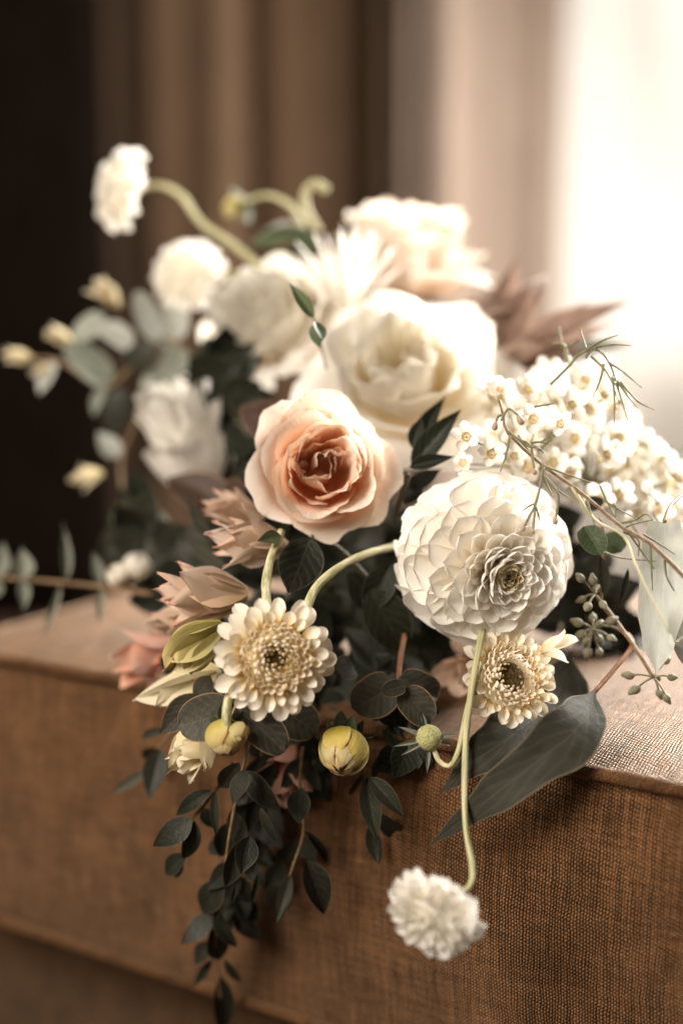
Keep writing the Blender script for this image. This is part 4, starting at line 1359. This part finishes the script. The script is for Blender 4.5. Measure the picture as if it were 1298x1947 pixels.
wbud = grid_mesh('bud', [[Vector((math.sin(a)*math.cos(b), math.sin(a)*math.sin(b), -math.cos(a)*1.2)) for b in [2*PI*k/10 for k in range(10)]] for a in [PI*q/8 for q in range(9)]], close=True)
wbud.materials.append(MT['purewhite'])
cnt = 0
while cnt < 40:
    x, y = wrnd.uniform(880, 1300), wrnd.uniform(680, 985)
    if not inside(poly, x, y):
        continue
    d = wrnd.uniform(.75, .84)
    r_ = px2m(wrnd.uniform(7, 12), d)
    part('bud', wbud, None, o, o.matrix_basis.inverted() @ M4(P(x, y, d), zframe(CV(wrnd.uniform(-.6, .6), .8, .5)), (r_, r_, r_)))
    stem(o, [(x, y+6, d+.002), (x+wrnd.uniform(5, 25), y+35, d+.02), (1120, 940, .87)], 0.0005, 0.0006, 'needle', 5, 8, name='pedicel')
    cnt += 1
o = thing('wax_flower_sprig', 'pale wax flower heads trailing past the silver leaf', 'wax flower', P(1290, 960, 0.84))
for k in range(26):
    x, y = wrnd.uniform(1190, 1320), wrnd.uniform(880, 1040)
    if y > 985 and x < 1240:
        y -= 60
    wax_at(o, x, y, wrnd.uniform(.80, .88), wrnd.uniform(20, 28), (wrnd.uniform(-.3, .8), wrnd.uniform(-.4, .6), .7))
stem(o, [(1290, 960, .84), (1240, 950, .86), (1180, 960, .87)], 0.0008, 0.0008, 'twig', 6)

# twig with needles and buds in front
o = thing('wax_flower_twig', 'thin brown twig with needle leaves and tiny closed buds crossing the ball dahlia', 'twig', P(1298, 1096, 0.69))


def zst(root, pts, d, r0, r1, mat, name='stem'):
    q = [(*Z8(x, y), d if not isinstance(d, (list, tuple)) else d[i]) for i, (x, y) in enumerate(pts)]
    return stem(root, q, r0, r1, mat, 6, 24, name)


zst(o, [(388, 365), (410, 450), (430, 530), (600, 690), (760, 800), (880, 900), (1000, 1000), (1140, 1080), (1300, 1240), (1420, 1330)], [.722, .716, .712, .706, .70, .698, .692, .686, .68, .675], 0.0007, 0.0011, 'twig')
zst(o, [(745, 795), (860, 960), (1000, 1040), (1060, 1180), (1130, 1330), (1230, 1520)], [.70, .70, .695, .68, .67, .66], 0.0008, 0.0006, 'stem')
for pts in ([(600, 690), (720, 735), (840, 775)], [(660, 800), (700, 830), (745, 857)], [(560, 880), (530, 895), (500, 918)], [(565, 885), (578, 925), (587, 968)], [(540, 590), (580, 600), (606, 632)],
            [(885, 790), (925, 880), (970, 962)], [(900, 860), (980, 910), (1062, 952)], [(960, 980), (1050, 965), (1110, 932), (1150, 962)], [(1010, 1000), (1080, 1100), (1152, 1202)], [(1100, 1030), (1180, 1080), (1257, 1132)],
            [(1135, 1080), (1140, 1200), (1146, 1312)], [(1000, 1020), (1075, 1060), (1075, 1140)], [(1205, 1160), (1215, 1240), (1250, 1312)], [(905, 1120), (1000, 1150), (1160, 1165)], [(440, 545), (420, 640), (392, 722)], [(480, 540), (510, 590), (560, 640)],
            [(820, 860), (840, 930), (862, 990)], [(950, 880), (965, 900), (962, 950)], [(600, 740), (630, 800), (655, 850)], [(540, 580), (600, 570), (640, 545)], [(1000, 1010), (1040, 985), (1150, 960)], [(560, 400), (620, 390), (662, 382)], [(620, 580), (560, 575), (520, 600)]):
    zst(o, pts, .70, 0.0007, 0.00025, 'needle', 'needle')
budm = grid_mesh('bud', [[Vector((math.sin(a)*math.cos(b)*(.55+.45*(1-math.cos(a))/2), math.sin(a)*math.sin(b)*(.55+.45*(1-math.cos(a))/2), -math.cos(a)*1.25)) for b in [2*PI*k/10 for k in range(10)]] for a in [PI*q/8 for q in range(9)]], close=True)
budm.materials.append(MT['budpink'])
for pts, tip_, r in (([(606, 700), (590, 790), (565, 885), (540, 935), (512, 990)], (508, 1000), 14), ([(566, 890), (560, 950), (555, 1005)], (554, 1014), 14), ([(610, 740), (660, 800), (680, 850), (668, 945)], (664, 962), 18),
                     ([(480, 560), (540, 590), (552, 660), (560, 705)], (562, 718), 16), ([(395, 470), (430, 412), (470, 432), (488, 452)], (490, 464), 23), ([(400, 440), (380, 450), (370, 480)], (367, 494), 20), ([(430, 520), (520, 590), (570, 600)], (575, 604), 9)):
    zst(o, pts, .698, 0.0006, 0.0007, 'needle', 'pedicel')
    x, y = Z8(*tip_)
    bpos = P(x, y, .698)
    x2, y2 = Z8(*pts[-2])
    rr = px2m(r/2.606, .698)
    part('bud', budm, None, o, o.matrix_basis.inverted() @ M4(bpos, zframe(bpos-P(x2, y2, .698)), (rr, rr, rr)))
# needle spray at the top right
o = thing('wax_flower_twig', 'spray of thin green needle leaves above the wax flowers', 'twig', P(1075, 695, 0.745))
zst(o, [(640, 290), (730, 200), (790, 135), (880, 122), (940, 200), (962, 275)], .735, 0.0009, 0.0007, 'needle')
for pts in ([(815, 112), (800, 60), (785, 8)], [(830, 108), (900, 70), (975, 45)], [(860, 106), (950, 92), (1042, 97)], [(905, 185), (885, 270), (850, 352)], [(930, 180), (1010, 235), (1092, 305)], [(948, 250), (958, 380), (955, 497)],
            [(965, 280), (1000, 390), (1027, 482)], [(970, 270), (1020, 345), (1075, 407)], [(985, 275), (1070, 370), (1157, 415)], [(840, 150), (920, 230), (982, 382)], [(815, 160), (835, 130), (860, 120)]):
    zst(o, pts, .733, 0.0008, 0.0003, 'needle', 'needle')
zst(o, [(718, 180), (716, 120), (700, 90), (652, 90)], .76, 0.0011, 0.0006, 'needle', 'needle')
zst(o, [(716, 110), (750, 90), (780, 68)], .76, 0.0009, 0.0006, 'needle', 'needle')
zst(o, [(692, 75), (685, 20), (682, 0)], .76, 0.0007, 0.0004, 'needle', 'needle')

# --- brown-pink pointed leaves at the right
o = thing('leucadendron', 'fan of narrow brown-pink pointed leaves behind the wax flowers', 'foliage', P(955, 680, 0.89))
for a in ((960, 690, 1192, 550, 40, .89, .88), (965, 700, 1165, 615, 34, .895, .89), (950, 670, 1046, 468, 44, .90, .93), (945, 660, 1012, 530, 52, .90, .92), (900, 600, 1005, 530, 46, .90, .92), (985, 690, 1205, 632, 30, .90, .90), (960, 680, 1030, 652, 30, .875, .86), (870, 640, 918, 535, 40, .90, .90), (965, 705, 1110, 655, 34, .88, .87), (940, 640, 985, 500, 36, .91, .93), (955, 680, 1120, 585, 30, .90, .91), (975, 700, 1150, 640, 26, .885, .88)):
    leaf(o, *a[:4], a[4]*1.35, *a[5:], mat='pinkleaf' if a[3] != 632 else 'silver', kind='lance', nrm=(-.2, .35, 1))
stem(o, [(955, 690, .89), (930, 720, .90), (900, 760, .90)], 0.003, 0.003, 'redtwig')
# --- dark leaves right of the peach rose
o = thing('ruscus_sprig', 'dark green leaves wedged between the peach rose and the wax flowers', 'foliage', P(780, 880, 0.765))
for a in ((782, 890, 868, 772, 50, .765, .755), (785, 860, 842, 748, 36, .77, .77), (778, 888, 865, 868, 30, .755, .75), (782, 850, 800, 785, 28, .765, .765), (775, 930, 840, 890, 36, .775, .78), (770, 960, 800, 900, 40, .78, .785)):
    leaf(o, *a, mat='dark', kind='lance', nrm=(-.2, .3, 1))
stem(o, [(775, 900, .765), (765, 940, .775), (750, 990, .79)], 0.0013, 0.0013, 'stem_dark', 6)
# --- heart-shaped pair of little leaves before the white rose
o = thing('eucalyptus_sprig', 'tiny green sprig with a heart-shaped leaf pair against the white roses', 'eucalyptus', P(598, 612, 0.80))
leaf(o, 597, 606, 551, 533, 26, .765, .76, mat='green', kind='lance')
leaf(o, 600, 612, 600, 658, 30, .76, .755, mat='green', kind='leaf', nrm=(-.5, .2, .9))
leaf(o, 600, 610, 610, 655, 26, .76, .75, mat='green', kind='leaf', nrm=(.5, .2, .9))
stem(o, [(598, 608, .765), (606, 640, .79), (620, 700, .82)], 0.0008, 0.0008, 'twig', 6)

# --- dark rose leaves under the peach rose
o = thing('rose_leaf_sprig', 'dark serrated rose leaves hanging straight under the peach rose', 'foliage', P(575, 1030, 0.76))
leaf(o, 590, 1020, 545, 1150, 88, .745, .735, mat='dark', kind='leaf', var=2)
leaf(o, 700, 1120, 782, 1250, 90, .765, .755, mat='dark', kind='leaf', var=3)
leaf(o, 745, 1070, 690, 1170, 60, .765, .76, mat='dark', kind='leaf', var=4)
leaf(o, 660, 1090, 760, 1180, 70, .775, .77, mat='dark', kind='leaf', var=5)
leaf(o, 700, 1180, 790, 1190, 60, .77, .765, mat='dark', kind='leaf', var=1)
leaf(o, 535, 1020, 487, 1030, 28, .728, .72, mat='green', kind='leaf')
stem(o, [(590, 1020, .745), (640, 1040, .765), (700, 1100, .77)], 0.0015, 0.0015, 'stem_dark', 6)

# --- brown magnolia-like leaves, left
o = thing('magnolia_leaf_sprig', 'large dark brown rounded leaves between the white ruffled flower and the pink flower', 'foliage', P(440, 960, 0.85))
leaf(o, 440, 990, 318, 905, 100, .84, .86, mat='brownleaf', kind='leaf', nrm=(.3, .5, .8))
leaf(o, 470, 930, 350, 960, 90, .83, .85, mat='brownleaf', kind='leaf', nrm=(.2, .6, .7))
leaf(o, 510, 840, 478, 735, 70, .80, .82, mat='brownleaf', kind='dollar', nrm=(.2, .1, 1))
leaf(o, 420, 1040, 322, 932, 26, .80, .82, mat='willow', kind='lance', nrm=(-.6, .3, .7))
leaf(o, 430, 1080, 330, 1000, 34, .81, .83, mat='willow', kind='lance', nrm=(-.6, .3, .7))
stem(o, [(440, 985, .84), (480, 1020, .84), (520, 1060, .84)], 0.002, 0.002, 'redtwig', 6)

# --- eucalyptus branch at the left, out of focus
o = thing('eucalyptus_branch', 'blurred eucalyptus branch with pale grey round leaves reaching out at the buds', 'eucalyptus', P(430, 740, 0.95))
stem(o, [(430, 740, .94), (330, 650, .95), (290, 650, .955), (205, 735, .96), (120, 690, .965), (60, 680, .97)], 0.0018, 0.001, 'twig', 6, 36)
rl = random.Random(5)
for a in ((205, 735, 135, 640, 70, .96, .96), (190, 620, 250, 655, 60, .96, .95), (200, 600, 140, 640, 56, .965, .96), (300, 650, 262, 560, 44, .95, .96), (300, 660, 240, 700, 60, .945, .945), (330, 650, 330, 560, 60, .95, .97),
          (350, 660, 300, 745, 56, .94, .94), (390, 640, 430, 720, 44, .93, .93), (240, 740, 200, 820, 60, .95, .95), (110, 690, 50, 745, 40, .965, .97), (290, 600, 340, 660, 50, .965, .96), (205, 735, 160, 790, 26, .955, .955),
          (360, 700, 440, 665, 44, .94, .94), (280, 560, 262, 620, 22, .97, .97), (300, 700, 280, 780, 50, .945, .945)):
    leaf(o, *a, mat=rl.choice(['silver', 'greyleaf', 'greyleaf', 'euc']), kind='dollar' if a[4] > 42 else 'leaf', nrm=(rl.uniform(-.5, .5), rl.uniform(.1, .7), .8))
o = thing('eucalyptus_branch', 'small blurred leaves hanging under the eucalyptus branch beside the white ruffled flower', 'eucalyptus', P(260, 860, 0.95))
stem(o, [(260, 800, .95), (230, 880, .955), (240, 980, .95)], 0.0014, 0.001, 'twig', 6)
for a in ((230, 870, 185, 822, 40, .955, .955, 'silver'), (238, 920, 262, 985, 40, .95, .95, 'euc'), (240, 960, 215, 1010, 34, .95, .95, 'green'), (250, 900, 285, 970, 50, .93, .93, 'dark'), (262, 960, 330, 1010, 40, .92, .9, 'greyleaf')):
    leaf(o, *a[:7], mat=a[7], kind='leaf')
o = thing('eucalyptus_branch', 'low horizontal twig with narrow grey leaves above the bright cushion corner', 'eucalyptus', P(260, 1120, 0.86))
stem(o, [(290, 1130, .85), (190, 1115, .865), (90, 1105, .88), (0, 1098, .89), (-40, 1095, .895)], 0.0016, 0.0012, 'twig', 6, 24)
for a in ((125, 1108, 127, 990, 22, .87, .87), (42, 1102, 42, 1040, 44, .88, .88), (45, 1105, 50, 1155, 26, .88, .87), (-10, 1098, 8, 1030, 40, .89, .89), (115, 1110, 88, 1215, 14, .87, .86), (190, 1115, 180, 1040, 26, .865, .87), (190, 1118, 192, 1190, 14, .865, .86), (-5, 1100, -15, 1150, 30, .89, .89)):
    leaf(o, *a, mat='greyleaf', kind='lance', nrm=(.4, .2, .8))
# --- green curls on the top
o = thing('bellflower_sprig', 'green arching stem with pale curled petal and hooked tendril topping the bunch', 'flower', P(570, 450, 0.96))
stem(o, [(585, 470, .96), (560, 400, .96), (510, 372, .965), (462, 385, .97)], 0.0026, 0.0014, 'stem')
stem(o, [(608, 440, .955), (585, 405, .955), (580, 370, .955), (597, 350, .955), (622, 362, .955)], 0.0022, 0.0032, 'stem', name='tendril')
leaf(o, 475, 425, 435, 340, 34, .97, .97, mat='silver', kind='lance')
leaf(o, 560, 440, 480, 470, 44, .96, .97, mat='green', kind='leaf')
leaf(o, 565, 430, 595, 500, 44, .955, .95, mat='green', kind='leaf')
leaf(o, 570, 430, 490, 425, 30, .955, .96, mat='silver', kind='leaf', nrm=(0, .9, .4))
bud('bellflower_bud', 'green bud at the end of the arching stem on top', 442, 395, 0.97, (-.8, -.1, .3), 24, seed=51, mat='lime', n=6, sep=3)

# --- deep foliage in the heart of the bunch: sprigs of dark leaves that carry the flowers
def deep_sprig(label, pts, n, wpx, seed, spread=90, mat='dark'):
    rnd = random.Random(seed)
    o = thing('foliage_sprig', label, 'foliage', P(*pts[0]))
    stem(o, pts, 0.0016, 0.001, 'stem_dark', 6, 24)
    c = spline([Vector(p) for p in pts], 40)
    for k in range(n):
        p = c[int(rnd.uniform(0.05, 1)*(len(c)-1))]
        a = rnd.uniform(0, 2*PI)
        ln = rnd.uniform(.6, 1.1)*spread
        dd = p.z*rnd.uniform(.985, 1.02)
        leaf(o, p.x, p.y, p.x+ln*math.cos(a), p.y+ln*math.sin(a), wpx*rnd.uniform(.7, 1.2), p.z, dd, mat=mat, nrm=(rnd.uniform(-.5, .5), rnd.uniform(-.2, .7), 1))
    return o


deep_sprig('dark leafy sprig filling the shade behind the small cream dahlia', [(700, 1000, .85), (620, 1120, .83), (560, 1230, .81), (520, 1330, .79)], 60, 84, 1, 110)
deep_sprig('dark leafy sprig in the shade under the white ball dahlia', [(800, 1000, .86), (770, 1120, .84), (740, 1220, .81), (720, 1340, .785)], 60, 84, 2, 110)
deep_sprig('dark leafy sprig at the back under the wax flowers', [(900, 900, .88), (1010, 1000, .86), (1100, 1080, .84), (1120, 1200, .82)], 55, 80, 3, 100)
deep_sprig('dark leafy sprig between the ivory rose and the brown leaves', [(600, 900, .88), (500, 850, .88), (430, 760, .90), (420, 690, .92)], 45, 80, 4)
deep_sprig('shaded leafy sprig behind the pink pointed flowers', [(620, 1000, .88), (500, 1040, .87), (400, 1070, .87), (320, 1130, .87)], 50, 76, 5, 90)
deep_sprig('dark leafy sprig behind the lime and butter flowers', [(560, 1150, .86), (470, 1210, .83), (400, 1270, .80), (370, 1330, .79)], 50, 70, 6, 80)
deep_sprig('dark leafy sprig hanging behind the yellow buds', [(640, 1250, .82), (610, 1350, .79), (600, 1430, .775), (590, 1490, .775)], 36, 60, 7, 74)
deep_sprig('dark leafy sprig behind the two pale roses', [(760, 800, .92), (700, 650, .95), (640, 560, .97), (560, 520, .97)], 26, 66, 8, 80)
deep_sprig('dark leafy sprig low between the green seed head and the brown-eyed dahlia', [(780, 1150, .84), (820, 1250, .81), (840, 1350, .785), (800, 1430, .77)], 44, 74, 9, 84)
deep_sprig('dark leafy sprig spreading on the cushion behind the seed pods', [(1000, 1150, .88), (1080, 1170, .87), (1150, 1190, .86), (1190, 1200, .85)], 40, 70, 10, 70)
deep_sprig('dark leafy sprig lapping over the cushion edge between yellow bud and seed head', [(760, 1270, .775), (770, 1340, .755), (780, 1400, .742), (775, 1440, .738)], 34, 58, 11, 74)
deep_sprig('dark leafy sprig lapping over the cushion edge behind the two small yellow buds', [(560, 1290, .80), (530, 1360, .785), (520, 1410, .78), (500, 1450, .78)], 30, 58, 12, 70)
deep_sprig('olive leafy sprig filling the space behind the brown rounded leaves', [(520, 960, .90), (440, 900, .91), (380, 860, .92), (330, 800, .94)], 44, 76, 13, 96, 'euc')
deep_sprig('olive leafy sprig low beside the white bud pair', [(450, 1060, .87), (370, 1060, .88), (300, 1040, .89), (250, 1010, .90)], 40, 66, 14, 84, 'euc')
